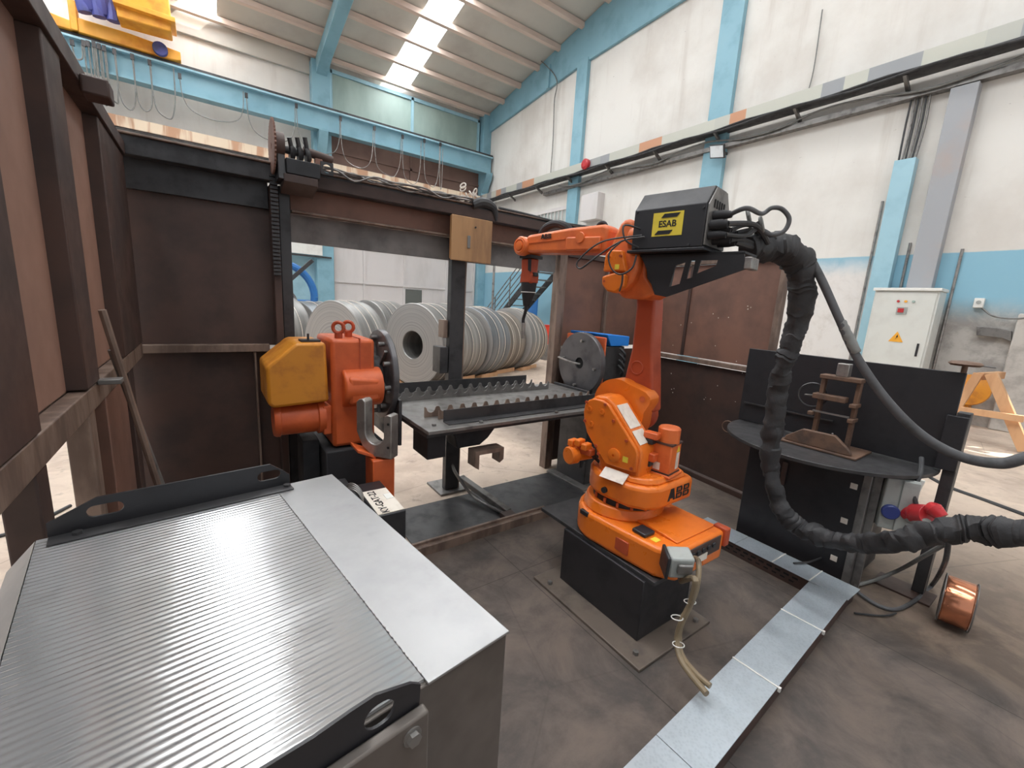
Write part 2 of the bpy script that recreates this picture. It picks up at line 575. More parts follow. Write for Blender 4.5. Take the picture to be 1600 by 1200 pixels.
        if not flat:
            for f in s.bm.faces:
                f.smooth = True
            for e in s.bm.edges:
                e.smooth = not (len(e.link_faces) == 2 and e.calc_face_angle(0) > math.radians(34)) and len(e.link_faces) == 2
        s.bm.to_mesh(me)
        s.bm.free()
        for mm in (mat if isinstance(mat, (list, tuple)) else [mat]):
            me.materials.append(M[mm])
        if bevel:
            b = ob.modifiers.new('bevel', 'BEVEL')
            b.width = bevel
            b.segments = seg
            b.limit_method = 'ANGLE'
            b.angle_limit = math.radians(34)
        return ob


def tag(o, label, cat, group=None, kind=None):
    o['label'] = label
    o['category'] = cat
    if group:
        o['group'] = group
    if kind:
        o['kind'] = kind
    return o


def thing(name, label, cat, loc=(0, 0, 0), rotz=0.0, group=None):
    o = bpy.data.objects.new(name, None)
    o.empty_display_size = .1
    COL.objects.link(o)
    o.location = loc
    o.rotation_euler = (0, 0, rotz)
    return tag(o, label, cat, group)


def struct(o, label=None):
    o['kind'] = 'structure'
    if label:
        o['label'] = label
    return o


def frame(o, x, y, z=None):
    """matrix with local x, y axes and origin"""
    x = Vector(x).normalized()
    y = Vector(y).normalized()
    z = x.cross(y)
    mt = Matrix((x, y, z)).transposed().to_4x4()
    mt.translation = Vector(o)
    return mt


def circ(cx, cy, r, n=20, a0=0, a1=2 * PI):
    k = n if abs(a1 - a0 - 2 * PI) < 1e-6 else n + 1
    return [(cx + r * math.cos(a0 + (a1 - a0) * i / n), cy + r * math.sin(a0 + (a1 - a0) * i / n)) for i in range(k)]

# ================================================================== HALL SHELL
YW, XW = 17.8, 10.6
XL, YF = -9.0, -7.0


def zr(y):                     # underside of the roof sheet
    return 9.55 + .185 * (YW - y)


f = MB().box(XL, XW + .3, YF, YW + .3, -.2, 0).build('floor', 'floor', flat=True)
struct(f, 'pale dusty concrete floor of the workshop')
# gable wall
g = MB().plate([(YF, 0), (YW, 0), (YW, zr(YW) + .3), (YF, zr(YF) + .3)], [[(-.62, 2.2), (-.05, 2.2), (-.05, 2.95), (-.62, 2.95)]], XW, XW + .25, 'x')  # hole added out of view to let the sun patch in
struct(g.build('wall_right', 'wall_gable', flat=True), 'white gable wall with a sky blue painted band')
# eaves wall
b = MB().box(XL, XW, YW, YW + .25, 0, zr(YW) + .1)
struct(b.build('wall_back', 'wall_plain', flat=True), 'white eaves wall behind the crane runway')

# roof with skylight strips
strips = [(-3.3, -2.2), (-.15, .75), (5.95, 6.9)]
edges = [XL] + [v for s_ in strips for v in s_] + [XW + .25]
rb = MB()
TR = [(YF, zr(YF)), (YW + .3, zr(YW + .3))]
for a, c in zip(edges[::2], edges[1::2]):
    rb.prism([(TR[0][0], TR[0][1]), (TR[1][0], TR[1][1]), (TR[1][0], TR[1][1] + .08), (TR[0][0], TR[0][1] + .08)], a, c, 'x')
struct(rb.build('ceiling', 'roof', flat=True), 'sloping sheet roof')
for i, (a, c) in enumerate(strips):
    w = MB().prism([(YF, zr(YF) + .02), (17.45, zr(17.45) + .02), (17.45, zr(17.45) + .06), (YF, zr(YF) + .06)], a, c, 'x')
    struct(w.build('window_%d' % (i + 1), 'skylight', flat=True), 'translucent skylight strip in the roof')
tn = [0]


def trim(mb, mat, label, bevel=0.0):
    tn[0] += 1
    return struct(mb.build('trim_%d' % tn[0], mat, bevel=bevel), label)


# purlins
y = 17.45
k = 0
while y > YF:
    p = MB()
    z = zr(y) - .02
    p.prism([(y - .06, z - .15), (y + .06, z - .15 - .022), (y + .06, z - .022), (y - .06, z)], XL, XW - .02, 'x')
    trim(p, 'purlin', 'pinkish purlin under the roof sheets')
    y -= 1.13
    k += 1
# rafter of the portal frame over the column
r_ = MB()
r_.prism([(17.6, zr(17.6) - .75), (16.5, zr(16.5) - .62), (2, zr(2) - .62), (2, zr(2) - .22), (17.6, zr(17.6) - .22)], 3.5, 3.85, 'x')
trim(r_, 'blue_steel', 'sky blue portal rafter', .01)
# columns on the eaves wall
c_ = MB().box(3.36, 3.96, 17.35, YW, 0, 9.35)
trim(c_, 'blue_steel', 'sky blue column between door bay and white wall', .02)
c_ = MB().box(-4.4, -3.8, 17.35, YW, 0, 9.35)
trim(c_, 'blue_steel', 'sky blue column left of the crane hoist', .02)
c_ = MB().box(10.22, XW, 17.35, YW, 0, 9.5)
trim(c_, 'blue_steel', 'sky blue corner column', .02)
# gable wall painted bands and columns
gb = MB().prism([(17.5, 8.85), (11.95, 9.40), (7.8, 9.55), (5.6, 9.6), (5.6, zr(5.6) - .02), (17.5, zr(17.5) - .02)], XW - .1, XW, 'x')
trim(gb, 'blue_steel', 'sky blue gable rafter along the roof edge', .01)
gb = MB().box(XW - .16, XW, 13.35, 13.5, 9.25, 10.0)
trim(gb, 'blue_steel', 'short sky blue strut on the gable rafter')
for (y0, y1, zt, lab, mt) in ((11.4, 11.9, 9.5, 'sky blue gable column nearer the hall corner', 'blue_steel'),
                              (6.3, 6.85, 9.7, 'wide sky blue gable column', 'blue_steel')):
    trim(MB().box(XW - .14, XW, y0, y1, 0, zt), mt, lab, .005)
trim(MB().box(XW - .22, XW, 2.02, 2.36, 0, 5.55), 'gray_col', 'gray steel column with primer patches', .008)
trim(MB().box(XW - .12, XW, .0, .95, 0, 1.9), 'rough_plaster', 'rough plastered pilaster at the right edge', .02)
# concrete ledge along the top of the white eaves wall
trim(MB().box(XL, 3.36, YW - .12, YW, 8.95, 9.5), 'roof', 'pale eaves beam over the white wall', .01)

# door bay in the eaves wall
YD = YW - .12
gs = MB()
for i in range(2):
    x0 = 4.0 + i * 3.1
    gs.box(x0, x0 + 3.08, YD, YW, 7.75, 9.25)
struct(gs.build('window_4', 'green_sheet', flat=True), 'grimy green translucent panels above the crane runway')
t_ = MB()
for xx in (3.98, 7.03, 10.05):
    t_.box(xx, xx + .1, YD - .06, YD + .02, 7.7, 9.3)
t_.box(3.98, 10.15, YD - .06, YD + .02, 9.2, 9.32)
trim(t_, 'pale_blue', 'pale frame of the greenish panels')
struct(MB().box(3.97, 10.2, YD - .02, YW, 4.9, 7.75).build('door_1', 'brown_sheet', flat=True), 'brown upper leaf of the tall workshop door')
t_ = MB()
for xx in (7.0,):
    t_.box(xx, xx + .08, YD - .07, YD - .02, 4.9, 7.7)
t_.box(3.97, 10.2, YD - .07, YD - .02, 6.6, 6.68)
t_.box(3.97, 10.2, YD - .07, YD - .02, 5.6, 5.68)
trim(t_, 'brown_sheet', 'brown rails of the upper door leaf')
d2 = MB().box(3.97, 10.2, YD - .04, YW, 0, 4.9).build('door_2', 'white_sheet', flat=True)
struct(d2, 'white sheeted lower door leaves')
t_ = MB()
for xx in (3.97, 5.1, 6.75, 8.7, 10.1):
    t_.box(xx, xx + .09, YD - .10, YD - .04, 0, 4.9)
for zz in (.05, 2.0, 3.35):
    t_.box(3.97, 10.2, YD - .09, YD - .04, zz, zz + .08)
trim(t_, 'white_sheet', 'white rails and stiles of the door leaves')
wk = MB().box(6.84, 7.6, YD - .06, YD - .035, .1, 1.92)
struct(wk.build('window_5', 'dark_pane', flat=True), 'small dark pane in the white door')
# blue painted dado and white board on the eaves wall, left of the door bay
trim(MB().box(-4, 3.36, YW - .03, YW, 0, 3.2), 'pale_blue', 'pale blue dado of the eaves wall')

# gable wall opening with bars high up, window near the corner
wn = MB()
wn.box(XW - .05, XW + .02, 11.95, 13.6, 4.2, 4.95)
wo = wn.build('window_6', 'glass_tint', flat=True)
struct(wo, 'barred window high in the gable wall')
t_ = MB()
for i in range(9):
    yy = 11.97 + i * .2
    t_.box(XW - .09, XW - .05, yy - .02, yy + .02, 4.2, 4.95)
t_.box(XW - .1, XW - .04, 11.92, 14.1, 4.95, 5.07)
trim(t_, 'white_sheet', 'bars over the gable window')
struct(MB().box(XW - .30, XW, 10.25, 11.0, 4.4, 5.22).build('trim_60', 'white_sheet', bevel=.01), 'white boxed ventilation duct on the gable wall')
struct(MB().box(XW - .04, XW, 13.3, 14.05, 0, 2.0).build('door_3', 'machine_blue', flat=True), 'dark blue doorway below the stairs')

# ================================================================== CRANE RUNWAY
rw_ = thing('crane_runway_beam', 'long sky blue crane runway girder along the eaves wall', 'crane beam', (3.6, 17.2, 7.05))
MB().box(XL + .1, 10.5, 17.12, 17.15, 7.1, 7.72).build('web', 'blue_steel', rw_)
MB().box(XL + .1, 10.5, 16.95, 17.32, 7.05, 7.10).build('bottom_flange', 'blue_steel', rw_)
MB().box(XL + .1, 10.5, 16.97, 17.30, 7.70, 7.75).build('top_flange', 'pale_blue', rw_)
MB().box(XL + .1, 10.55, 17.06, 17.17, 7.752, 7.85).build('rail', 'steel_dark', rw_)
for xx in (3.62, 10.35, -4.1):
    MB().prism([(17.36, 6.3), (17.36, 7.05), (16.95, 7.05), (17.0, 6.85)], xx - .15, xx + .15, 'x').build('bracket', 'blue_steel', rw_, .005)

# crane end carriage and hoist
ch = thing('crane_hoist', 'amber overhead crane carriage with blue cover on the runway', 'crane', (-1.5, 17.1, 7.84))
oc = MB()
oc.prism([(-3.1, 8.15), (-2.45, 8.08), (-2.3, 8.2), (-1.3, 8.2), (-.55, 8.15), (-.2, 8.12), (-.2, 7.9), (-.4, 7.86), (-3.1, 7.86)], 16.95, 17.25, 'y')
oc.box(-2.45, -2.3, 16.9, 17.2, 7.86, 8.55)
oc.build('carriage', 'crane_yellow', ch, .02)
MB().prism([(-1.45, 8.25), (-.35, 8.3), (-.35, 9.5), (-1.5, 9.5)], 16.3, 16.9, 'y').build('gearbox_housing', 'crane_yellow', ch, .03)
MB().prism([(-1.5, 8.5), (-.25, 8.5), (-.25, 8.62), (-1.5, 8.62)], 16.15, 17.0, 'y').build('housing_flange', 'crane_yellow', ch, .01)
bl = MB()
for i in range(7):
    bl.tube(smooth_path([(-2.25 + .1 * i, 16.75 - .03 * (i % 3), 9.6), (-2.25 + .11 * i, 16.65, 9.0), (-2.1 + .09 * i, 16.7, 8.26 + .07 * (i % 3))]), [.12 + .03 * math.sin(i * 2 + k * .5) for k in range(17)], 10)
bl.build('motor_cover', 'crane_blue', ch)
MB().cyl((-.65, 16.93, 8.0), (-.65, 16.8, 8.0), .17).build('buffer_wheel', 'crane_blue', ch, .01)

# festoon cables under the runway
fc = thing('festoon_cable', 'gray festoon cable hanging in loops under the left of the crane runway', 'cable', (-1.4, 16.9, 7.6))


def loops(parent, mat, hang, yy, rad):
    for (xa, ya, xb, yb, xc, yc) in hang:
        A = AY(xa, ya, yy)
        B = AY(xb, yb, yy)
        C = AY(xc, yc, yy)
        w_ = C.x - A.x
        pts = [A, A.lerp(Vector((A.x + .05 * w_, yy, B.z)), .55), Vector((A.x + .16 * w_, yy, B.z + .12 * (A.z - B.z))), B,
               Vector((C.x - .16 * w_, yy, B.z + .12 * (C.z - B.z))), C.lerp(Vector((C.x - .05 * w_, yy, B.z)), .55), C]
        MB().tube(smooth_path(pts, 6), rad, 6).build('cable_loop', mat, parent)
    for (xa, ya, xb, yb, xc, yc) in hang:
        A = AY(xa, ya, yy)
        MB().box(A.x - .04, A.x + .04, yy - .03, yy + .03, A.z - .02, A.z + .12).build('hanger', 'steel_dark', parent)


H1 = [(113, 70, 122, 93, 128, 70), (131, 71, 142, 140, 144, 73), (138, 72, 148, 158, 150, 75), (147, 73, 156, 163, 158, 77), (155, 76, 166, 165, 165, 80),
      (163, 79, 184, 162, 180, 83), (179, 84, 204, 172, 208, 92), (207, 92, 228, 174, 235, 101), (234, 101, 265, 186, 271, 106)]
loops(fc, 'cable_gray', H1, 16.9, .018)
f2 = thing('slack_cable', 'thin dark cable sagging in wide curves below the crane girder', 'cable', (2.0, 16.88, 7.5))
loops(f2, 'cable_gray', [(281, 122, 335, 188, 380, 143), (385, 152, 425, 220, 461, 168), (463, 168, 500, 240, 531, 187)], 16.88, .014)
f3 = thing('festoon_cable', 'pale looped festoon cable under the right end of the runway', 'cable', (6.5, 16.9, 7.4))
loops(f3, 'steel_raw', [(532, 188, 560, 262, 583, 203), (585, 203, 612, 276, 627, 215), (629, 216, 645, 288, 658, 220), (663, 222, 676, 292, 687, 228), (688, 228, 689, 296, 692, 232)], 16.9, .012)

# ================================================================== CABLE TRAYS ON THE WALLS
t1 = thing('cable_tray', 'long patched gray and orange cable tray high on the gable wall', 'cable tray', (10.2, 7, 5.9))
MB().box(10.18, 10.22, .2, 17.6, 5.95, 6.2).build('side_rail', 'tray', t1)
MB().box(10.18, 10.55, .2, 17.6, 5.93, 5.95).build('tray_bottom', 'steel_dark', t1)
cb = MB()
for i in range(2):
    cb.tube([(10.14 - .03 * (i % 2), yy * .5 + .2, 5.92 - .03 * i + .03 * math.sin(yy * 1.3 + i * 2)) for yy in range(35)], .022, 6)
cb.build('bundled_cables', 'cable', t1)
for i in range(9):
    yy = 1.2 + i * 1.75
    MB().prism([(10.3, 5.928), (10.58, 5.78), (10.58, 5.70), (10.2, 5.90)], yy, yy + .05, 'y').build('bracket', 'steel_mid', t1)
t2 = thing('cable_tray', 'narrow dark cable tray running just under the patched one', 'cable tray', (10.45, 4.5, 5.6))
MB().box(10.42, 10.58, .2, 13.2, 5.58, 5.68).build('rail', 'steel_mid', t2)
wv = MB()
wv.tube(smooth_path([(10.38, .3 + i * .8, 5.72 + .09 * math.sin(i * 1.7)) for i in range(16)], 4), .02, 6)
wv.build('loose_cable', 'cable_gray', t2)
t3 = thing('cable_tray', 'orange and gray patched tray running behind the cell along the eaves wall', 'cable tray', (4, 17.3, 5.8))
MB().box(-4, 10.1, 17.25, 17.30, 5.86, 6.14).build('side_rail', 'tray_warm_lit', t3)
MB().box(-4, 10.1, 17.3, 17.6, 5.84, 5.86).build('tray_bottom', 'steel_dark', t3)
al = MB().lathe([(.0, 0), (.16, 0), (.16, .1), (.1, .14), (0, .14)], (10.178, 10.75, 6.08), (-1, 0, 0), 20)
tag(al.build('alarm_bell', 'plug_red', bevel=.004), 'round red alarm bell on the high cable tray', 'alarm bell')
fl = thing('floodlight', 'square white floodlight with dark rim below the cable trays', 'floodlight', (10.25, 6.3, 5.3))
Tf = frame((10.15, 6.3, 5.43), Vector((0, -1, -.18)), Vector((-.35, 0, 1)))
MB().box(-.19, .19, -.15, .15, -.06, 0, Tf).build('housing', 'steel_dark', fl, .01)
MB().box(-.165, .165, -.125, .125, -.0, .008, Tf).build('glass', 'lamp_glass', fl)
MB().box(10.2, 10.58, 6.27, 6.33, 5.45, 5.5).build('bracket', 'steel_dark', fl)
# conduit bundle down from the tray and its blue cover
cg = thing('cable_drop', 'bundle of vertical cables dropping from the tray to the blue cover', 'cables', (10.5, 2.75, 4.5))
for i in range(6):
    MB().tube(smooth_path([(10.5 + .01 * (i % 2), 2.64 + i * .05, 5.62), (10.5, 2.62 + i * .052 + .02 * math.sin(i * 3), 5.1), (10.5, 2.66 + i * .045, 4.5)]), .016, 6).build('cable', 'cable' if i % 2 else 'steel_mid', cg)
tag(MB().box(10.4, 10.59, 2.62, 2.92, 0, 4.55).build('cable_cover', 'pale_blue', bevel=.006), 'tall pale blue sheet metal cover over the cables above the cabinet', 'cable cover')
for (yy, zt, lab) in ((1.78, 2.95, 'thin gray conduit right of the gray column'), (2.48, 3.1, 'thin gray conduit between blue cover and gray column'), (3.02, 3.9, 'thin gray conduit left of the blue cable cover')):
    c_ = MB().tube([(10.577, yy, 0), (10.577, yy, zt)], .022, 8)
    tag(c_.build('conduit', 'steel_raw'), lab, 'conduit')
dc = MB().tube(smooth_path([AX(800, 38, 10.3), AX(830, 80, 10.42), AX(868, 120, 10.46), AX(866, 160, 10.5), AX(864, 220, 10.5), AX(860, 276, 10.5)]), .018, 6)
tag(dc.build('wall_cable', 'cable_gray'), 'thin cable dropping down the gable wall from the roof', 'cable')
dc = MB().tube(smooth_path([AX(1285, 15, 10.55), AX(1272, 105, 10.55), AX(1262, 145, 10.55)]), .012, 6)
tag(dc.build('wall_cable', 'cable_gray'), 'faint thin wire hanging on the white wall above the trays', 'cable')

# ================================================================== ELECTRICAL CABINET
ec = thing('electrical_cabinet', 'tall light gray electrical cabinet with warning triangle against gable wall', 'cabinet', (10.1, 2.2, 0))
MB().box(9.9, 10.36, 1.80, 2.66, .25, 2.2).build('body', 'enclosure', ec, .012)
MB().box(9.85, 10.37, 1.78, 2.68, 2.2, 2.25).build('top_cover', 'white', ec, .006)
MB().box(9.875, 9.9, 1.83, 2.63, .3, 2.17).build('door', 'enclosure', ec, .006)
MB().box(9.95, 10.36, 1.85, 2.6, 0, .25).build('plinth', 'steel_dark', ec)
for i, (dy, mt) in enumerate(((.10, 'plug_red'), (0, 'crane_yellow'), (-.10, 'green_sheet'))):
    MB().cyl((9.875, 2.2 + dy, 2.02), (9.85, 2.2 + dy, 2.02), .02, n=12).build('indicator_lamp', mt, ec)
MB().box(9.86, 9.875, 2.16, 2.30, 1.80, 1.92).build('switch_plate', 'gray_plastic', ec)
MB().box(9.85, 9.862, 2.2, 2.28, 1.83, 1.9).build('main_switch', 'plug_red', ec)
tr = MB()
tr.prism([(2.12, 1.32), (2.32, 1.32), (2.22, 1.50)], 9.868, 9.875, 'x')
tr.build('warning_triangle', 'crane_yellow', ec)
MB().prism([(2.235, 1.36), (2.215, 1.40), (2.225, 1.40), (2.21, 1.45), (2.20, 1.40), (2.21, 1.40)], 9.862, 9.87, 'x').build('warning_bolt', 'black_ink', ec)
MB().box(9.86, 9.875, 1.90, 1.93, 1.1, 1.32).build('door_handle', 'black', ec, .004)

# socket, cable, yellow disc and soot on the wall to the right
so = thing('wall_socket', 'small white wall socket on the dirty wall above the trestle', 'socket', (10.5, 1.42, 2.0))
MB().box(10.5, 10.6, 1.36, 1.48, 1.97, 2.13).build('case', 'white', so, .01)
MB().cyl((10.5, 1.42, 2.06), (10.485, 1.42, 2.06), .03).build('outlet', 'gray_plastic', so)
c_ = MB().tube(smooth_path([(10.55, 1.38, 1.98), (10.5, 1.2, 1.84), (10.48, .9, 1.83), (10.48, .6, 1.98), (10.5, .3, 2.3), (10.5, .05, 2.7)]), .015, 6)
tag(c_.build('wall_cable', 'cable_gray'), 'slack cable from the white wall socket to the right', 'cable')
yd = MB().lathe([(0, 0), (.26, 0), (.25, .04), (0, .08)], (10.28, 1.24, .62), (-1, 0, .12), 32)
yd.box(10.28, 10.58, 1.20, 1.28, 0, .60)
tag(yd.build('yellow_disc', 'yellow_orange'), 'dull yellow round stand against the wall behind the trestle', 'disc')
tag(MB().prism([(1.35, 1.52), (1.05, 1.5), (.95, 1.45), (.98, 1.62), (1.15, 1.66), (1.37, 1.66)], 10.5, 10.6, 'x').build('wall_bracket_plate', 'steel_mid', bevel=.005), 'dark stained plate on the wall under the socket', 'plate')

# wooden trestle in the sun patch
tw = thing('wooden_trestle', 'pale timber A frame trestle by the gable wall', 'trestle', (8.9, .7, 0))


def bar(p, q, w, h, name, mat, par, bev=.004, up=(0, 0, 1)):
    p = Vector(p)
    q = Vector(q)
    d = q - p
    upx = Vector(up)
    if abs(d.normalized().dot(upx)) > .95:
        upx = Vector((1, 0, 0))
    s_ = d.cross(upx).normalized()
    t = s_.cross(d).normalized()
    T = Matrix((d.normalized(), s_, t)).transposed().to_4x4()
    T.translation = p
    mb = MB().box(0, d.length, -w / 2, w / 2, -h / 2, h / 2, T)
    if name is None:
        return mb
    return mb.build(name, mat, par, bev)


tp = AX(1538, 585, 8.9)
l1 = AX(1462, 716, 8.9)
l1.z = .02
l2 = Vector((8.9, .52, .02))
bar(tp + Vector((.05, .06, 0)), (8.9, 1.25, .04), .1, .09, 'leg', 'wood', tw)
bar(tp + Vector((.03, -.06, .02)), (8.9, .42, .04), .1, .12, 'leg', 'wood', tw)
bar(AX(1500, 640, 8.8), AX(1600, 655, 8.8), .06, .09, 'crossbar', 'wood', tw)
bar(AX(1530, 588, 8.95), AX(1565, 586, 9.5), .08, .1, 'top_rail', 'wood', tw)

# stairs against the gable wall
stt = thing('steel_staircase', 'dark open steel staircase against the blue gable wall behind the coils', 'staircase', (9.6, 13, 0))
S0, S1 = Vector((9.5, 15.0, .0)), Vector((9.5, 11.2, 3.0))
for xx in (9.1, 10.0):
    bar((xx, S0.y, S0.z + .05), (xx, S1.y, S1.z + .05), .05, .22, 'stringer', 'steel_dark', stt)
for i in range(13):
    p = S0.lerp(S1, (i + .5) / 13)
    MB().box(9.12, 9.98, p.y - .13, p.y + .13, p.z, p.z + .035).build('tread', 'steel_mid', stt)
hr = MB()
for h_ in (.35, .6, .85, 1.05):
    hr.tube([(9.08, S0.y, S0.z + h_), (9.08, S1.y, S1.z + h_)], .018, 6)
for i in range(5):
    p = S0.lerp(S1, i / 4)
    hr.tube([(9.08, p.y, p.z), (9.08, p.y, p.z + 1.05)], .02, 6)
hr.build('handrail', 'steel_mid', stt)
gq = AX(771, 440, 8.7)
gp = MB().tube([(gq.x, gq.y, 0), (gq.x, gq.y, 4.0)], .045, 8)
tag(gp.build('gray_pipe', 'steel_raw'), 'upright gray pipe in front of the blue wall left of the stairs', 'pipe')
rbk = thing('red_bin', 'red bin with yellow mark beside the end of the coil row', 'bin', (8.4, 9.8, 0))
p_ = AY(861, 520, 9.8)
MB().lathe([(.0, 0), (.2, 0), (.26, .55), (.27, .56), (.24, .55), (.18, .04), (0, .04)], (p_.x, 9.8, .45), (0, 0, 1), 24).build('bucket', 'red_plastic', rbk)
MB().box(p_.x - .4, p_.x + .4, 9.5, 10.2, .0, .45).build('pallet_box', 'steel_mid', rbk, .01)
MB().box(p_.x - .02, p_.x + .08, 9.52, 9.53, .75, .9).build('sticker', 'yellow', rbk)
pm = thing('scrap_rack', 'dark leaning rack of strips behind the red bin', 'rack', (9.3, 11.2, 0))
for i in range(5):
    bar((9.2 + i * .1, 10.9, .02), (9.35 + i * .12, 10.6 + .05 * i, 1.5 + .1 * (i % 3)), .08, .03, 'strip', 'steel_mid', pm)
gm = MB()
gm.box(8.9, 10.3, 8.6, 9.2, .0, .35)
tag(gm.build('steel_bench', 'gray_col', bevel=.01), 'low green gray steel beam stack right of the coils', 'beam stack')

# blue machine far left behind the coils
bmn = thing('blue_decoiler', 'bright blue decoiler machine with gray wheel behind the coils', 'machine', (2.0, 13.5, 0))
bc = AY(440, 447, 13.5)
MB().torus((bc.x - .05, 13.5, bc.z - .25), (0, 1, 0), .88, .10, 40, 10, 0, PI * 2).build('guard_arc', 'machine_blue', bmn)
MB().lathe([(.0, 0), (.52, 0), (.52, .3), (0, .3)], (bc.x - .1, 13.6, bc.z - .5), (0, 1, 0), 40).build('wheel', 'steel_raw', bmn)
MB().box(bc.x + .2, bc.x + .75, 13.5, 14.0, 0, bc.z - .35).build('pedestal', 'machine_blue', bmn, .02)
MB().cyl((bc.x, 13.3, bc.z - .45), (bc.x, 13.6, bc.z - .45), .18).build('hub', 'plug_red', bmn)
bar((bc.x - .2, 13.2, bc.z - .2), (bc.x + .75, 13.2, bc.z + .75), .08, .1, 'press_arm', 'steel_dark', bmn)
wb = thing('white_board', 'white board with dark rim on the blue wall left of the door bay', 'board', (3, 17.5, 3))
MB().box(1.4, 3.55, 17.28, 17.33, 2.9, 4.0).build('panel', 'white', wb)
MB().box(1.35, 3.86, 17.27, 17.30, 2.82, 2.88).build('rim', 'steel_dark', wb)

# ================================================================== STEEL COILS
AXD = Vector((.924, .382, 0))


def coil(face, R, width, hole, label, bands=2, ax=AXD, grp='slit steel coils on the floor', mt='coil'):
    a = Vector(ax).normalized()
    t = thing('steel_coil', label, 'coil', (face.x, face.y, 0), math.atan2(a.y, a.x), grp)
    # local: axis = +x, centre height R
    body = MB()
    body.lathe([(hole, .012), (hole, width - .012), (hole + .01, width), (R - .012, width), (R, width - .012), (R, .012), (R - .012, 0), (hole + .01, 0), (hole, .012)], (0, 0, 0), (1, 0, 0), 72)
    o = body.build('strip_winding', [mt, 'coil_face'], t, local=True)
    o.location = (0, 0, R)
    for p in o.data.polygons:
        if abs(p.normal.x) > .8:
            p.material_index = 1
    for i in range(bands):
        x = width * (i + 1) / (bands + 1)
        b_ = MB()
        b_.torus((x, 0, 0), (1, 0, 0), R + .002, .006, 72, 4)
        bo = b_.build('binding_strap', 'label', t, local=True)
        bo.location = (0, 0, R)
    for sg in (1, -1):
        ch_ = MB().prism([(sg * R * .28, 0), (sg * R * .62, 0), (sg * R * .62, .09)], .03, width - .03, 'x')
        ch_.build('chock', 'wood', t, local=True)
    return t


face0 = Vector((2.97, 7.33, 0))
PD = Vector((-.382, .924, 0))
row = [(0, .70, .75, 'big open faced coil at the near end of the front row', .0),
       (.78, .70, .70, 'coil right of the post, second in the front row', .03),
       (1.54, .66, .735, 'third coil in the front row, gray with two straps', .0),
       (2.26, .82, .695, 'fourth coil in the front row, wide and striped with bright bands', .05),
       (3.14, .50, .74, 'fifth coil in the front row, second from its far end', .0),
       (3.69, .38, .70, 'last coil at the far end of the front row', .0)]
for s_, w_, R_, lab, off in row:
    p = face0 + AXD * s_ + PD * (off + (.72 - R_))
    coil(p, R_, w_, .25, lab, 2, mt=['coil', 'coil', 'coil_b', 'coil_c', 'coil', 'coil_c'][[q[0] for q in row].index(s_)])
coil(Vector((1.50, 6.75, 0)), .745, .45, .25, 'coil behind the orange gearbox, left of the open faced coil', 2)
for i in range(9):
    lab = ['coil at the left end of the rear row, beside the cell post', 'second coil from the left in the rear row', 'third coil from the left in the rear row',
           'fourth coil from the left in the rear row', 'fifth coil from the left in the rear row', 'middle coil of the rear row behind the open faced coil',
           'rear row coil just left of the cell post', 'rear row coil seen just right of the cell post', 'last coil at the right end of the rear row'][i]
    p = Vector((.7, 8.95, 0)) + AXD * (i * .80) + PD * (.04 * ((i * 7) % 3))
    coil(p, .74 - .02 * ((i * 5) % 3), .62 + .1 * (i % 2), .25, lab, 2, mt=['coil', 'coil_b', 'coil_c'][i % 3])

# ================================================================== WELDING CELL WALLS
YC = 3.05
cl = thing('cell_screen', 'tall rusty brown steel screen at the left with channel rails', 'screen wall', (-.33, 1.5, 0))
for (y0, y1) in ((-.35, .98), (1.24, 1.655), (1.835, 2.345)):
    MB().box(-.345, -.338, y0, y1, 1.285, 2.22).build('upper_panel', 'rust_lit' if y0 > 0 else 'rust_dark', cl)
for i, (y0, y1) in enumerate(((.985, 1.235), (1.66, 1.83), (2.35, 2.96), (-.5, -.36))):
    MB().box(-.36, -.295, y0, y1, 1.285, 2.2).build('post', 'rust_dark', cl, .004)
for (y0, y1, mt) in ((1.20, 1.275, 'rust_dark'), (1.69, 1.77, 'rust_edge'), (1.95, 2.36, 'rust'), (2.5, 2.62, 'rust_dark'), (-.5, -.36, 'rust_dark')):
    MB().box(-.36, -.305, y0, y1, 0, 1.205).build('lower_post', mt, cl, .004)
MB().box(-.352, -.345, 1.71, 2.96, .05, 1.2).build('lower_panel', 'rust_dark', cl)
MB().box(-.375, -.343, -.5, 2.96, 1.21, 1.284).build('middle_rail', 'rust_edge', cl, .003)
MB().box(-.34, -.298, -.5, 2.96, 1.21, 1.28).build('middle_rail', 'rust_edge', cl, .003)
MB().prism([(-.38, 2.2), (-.285, 2.2), (-.285, 2.265), (-.31, 2.27), (-.31, 2.225), (-.38, 2.225)], -.5, 2.96, 'y').build('top_rail', 'rust_dark', cl, .003)
MB().box(-.284, -.215, 2.0, 2.09, 2.17, 2.225).build('stub_bar', 'rust_dark', cl, .006)
MB().box(-.295, -.24, 1.79, 1.84, 1.275, 1.29).build('clamp_plate', 'steel_mid', cl, .002)

rods = MB().tube([(-.285, 1.93, 1.50), (-.10, 2.15, .0)], .011, 8)
tag(rods.build('lean_rod', 'rust_edge'), 'slim gray rod leaning upright in the left cell corner', 'rod')
rods = MB().tube([(-.285, 2.0, 1.36), (-.07, 2.25, .0)], .010, 8)
tag(rods.build('lean_rod', 'steel_mid'), 'more slanted thin rod leaning in the left cell corner', 'rod')

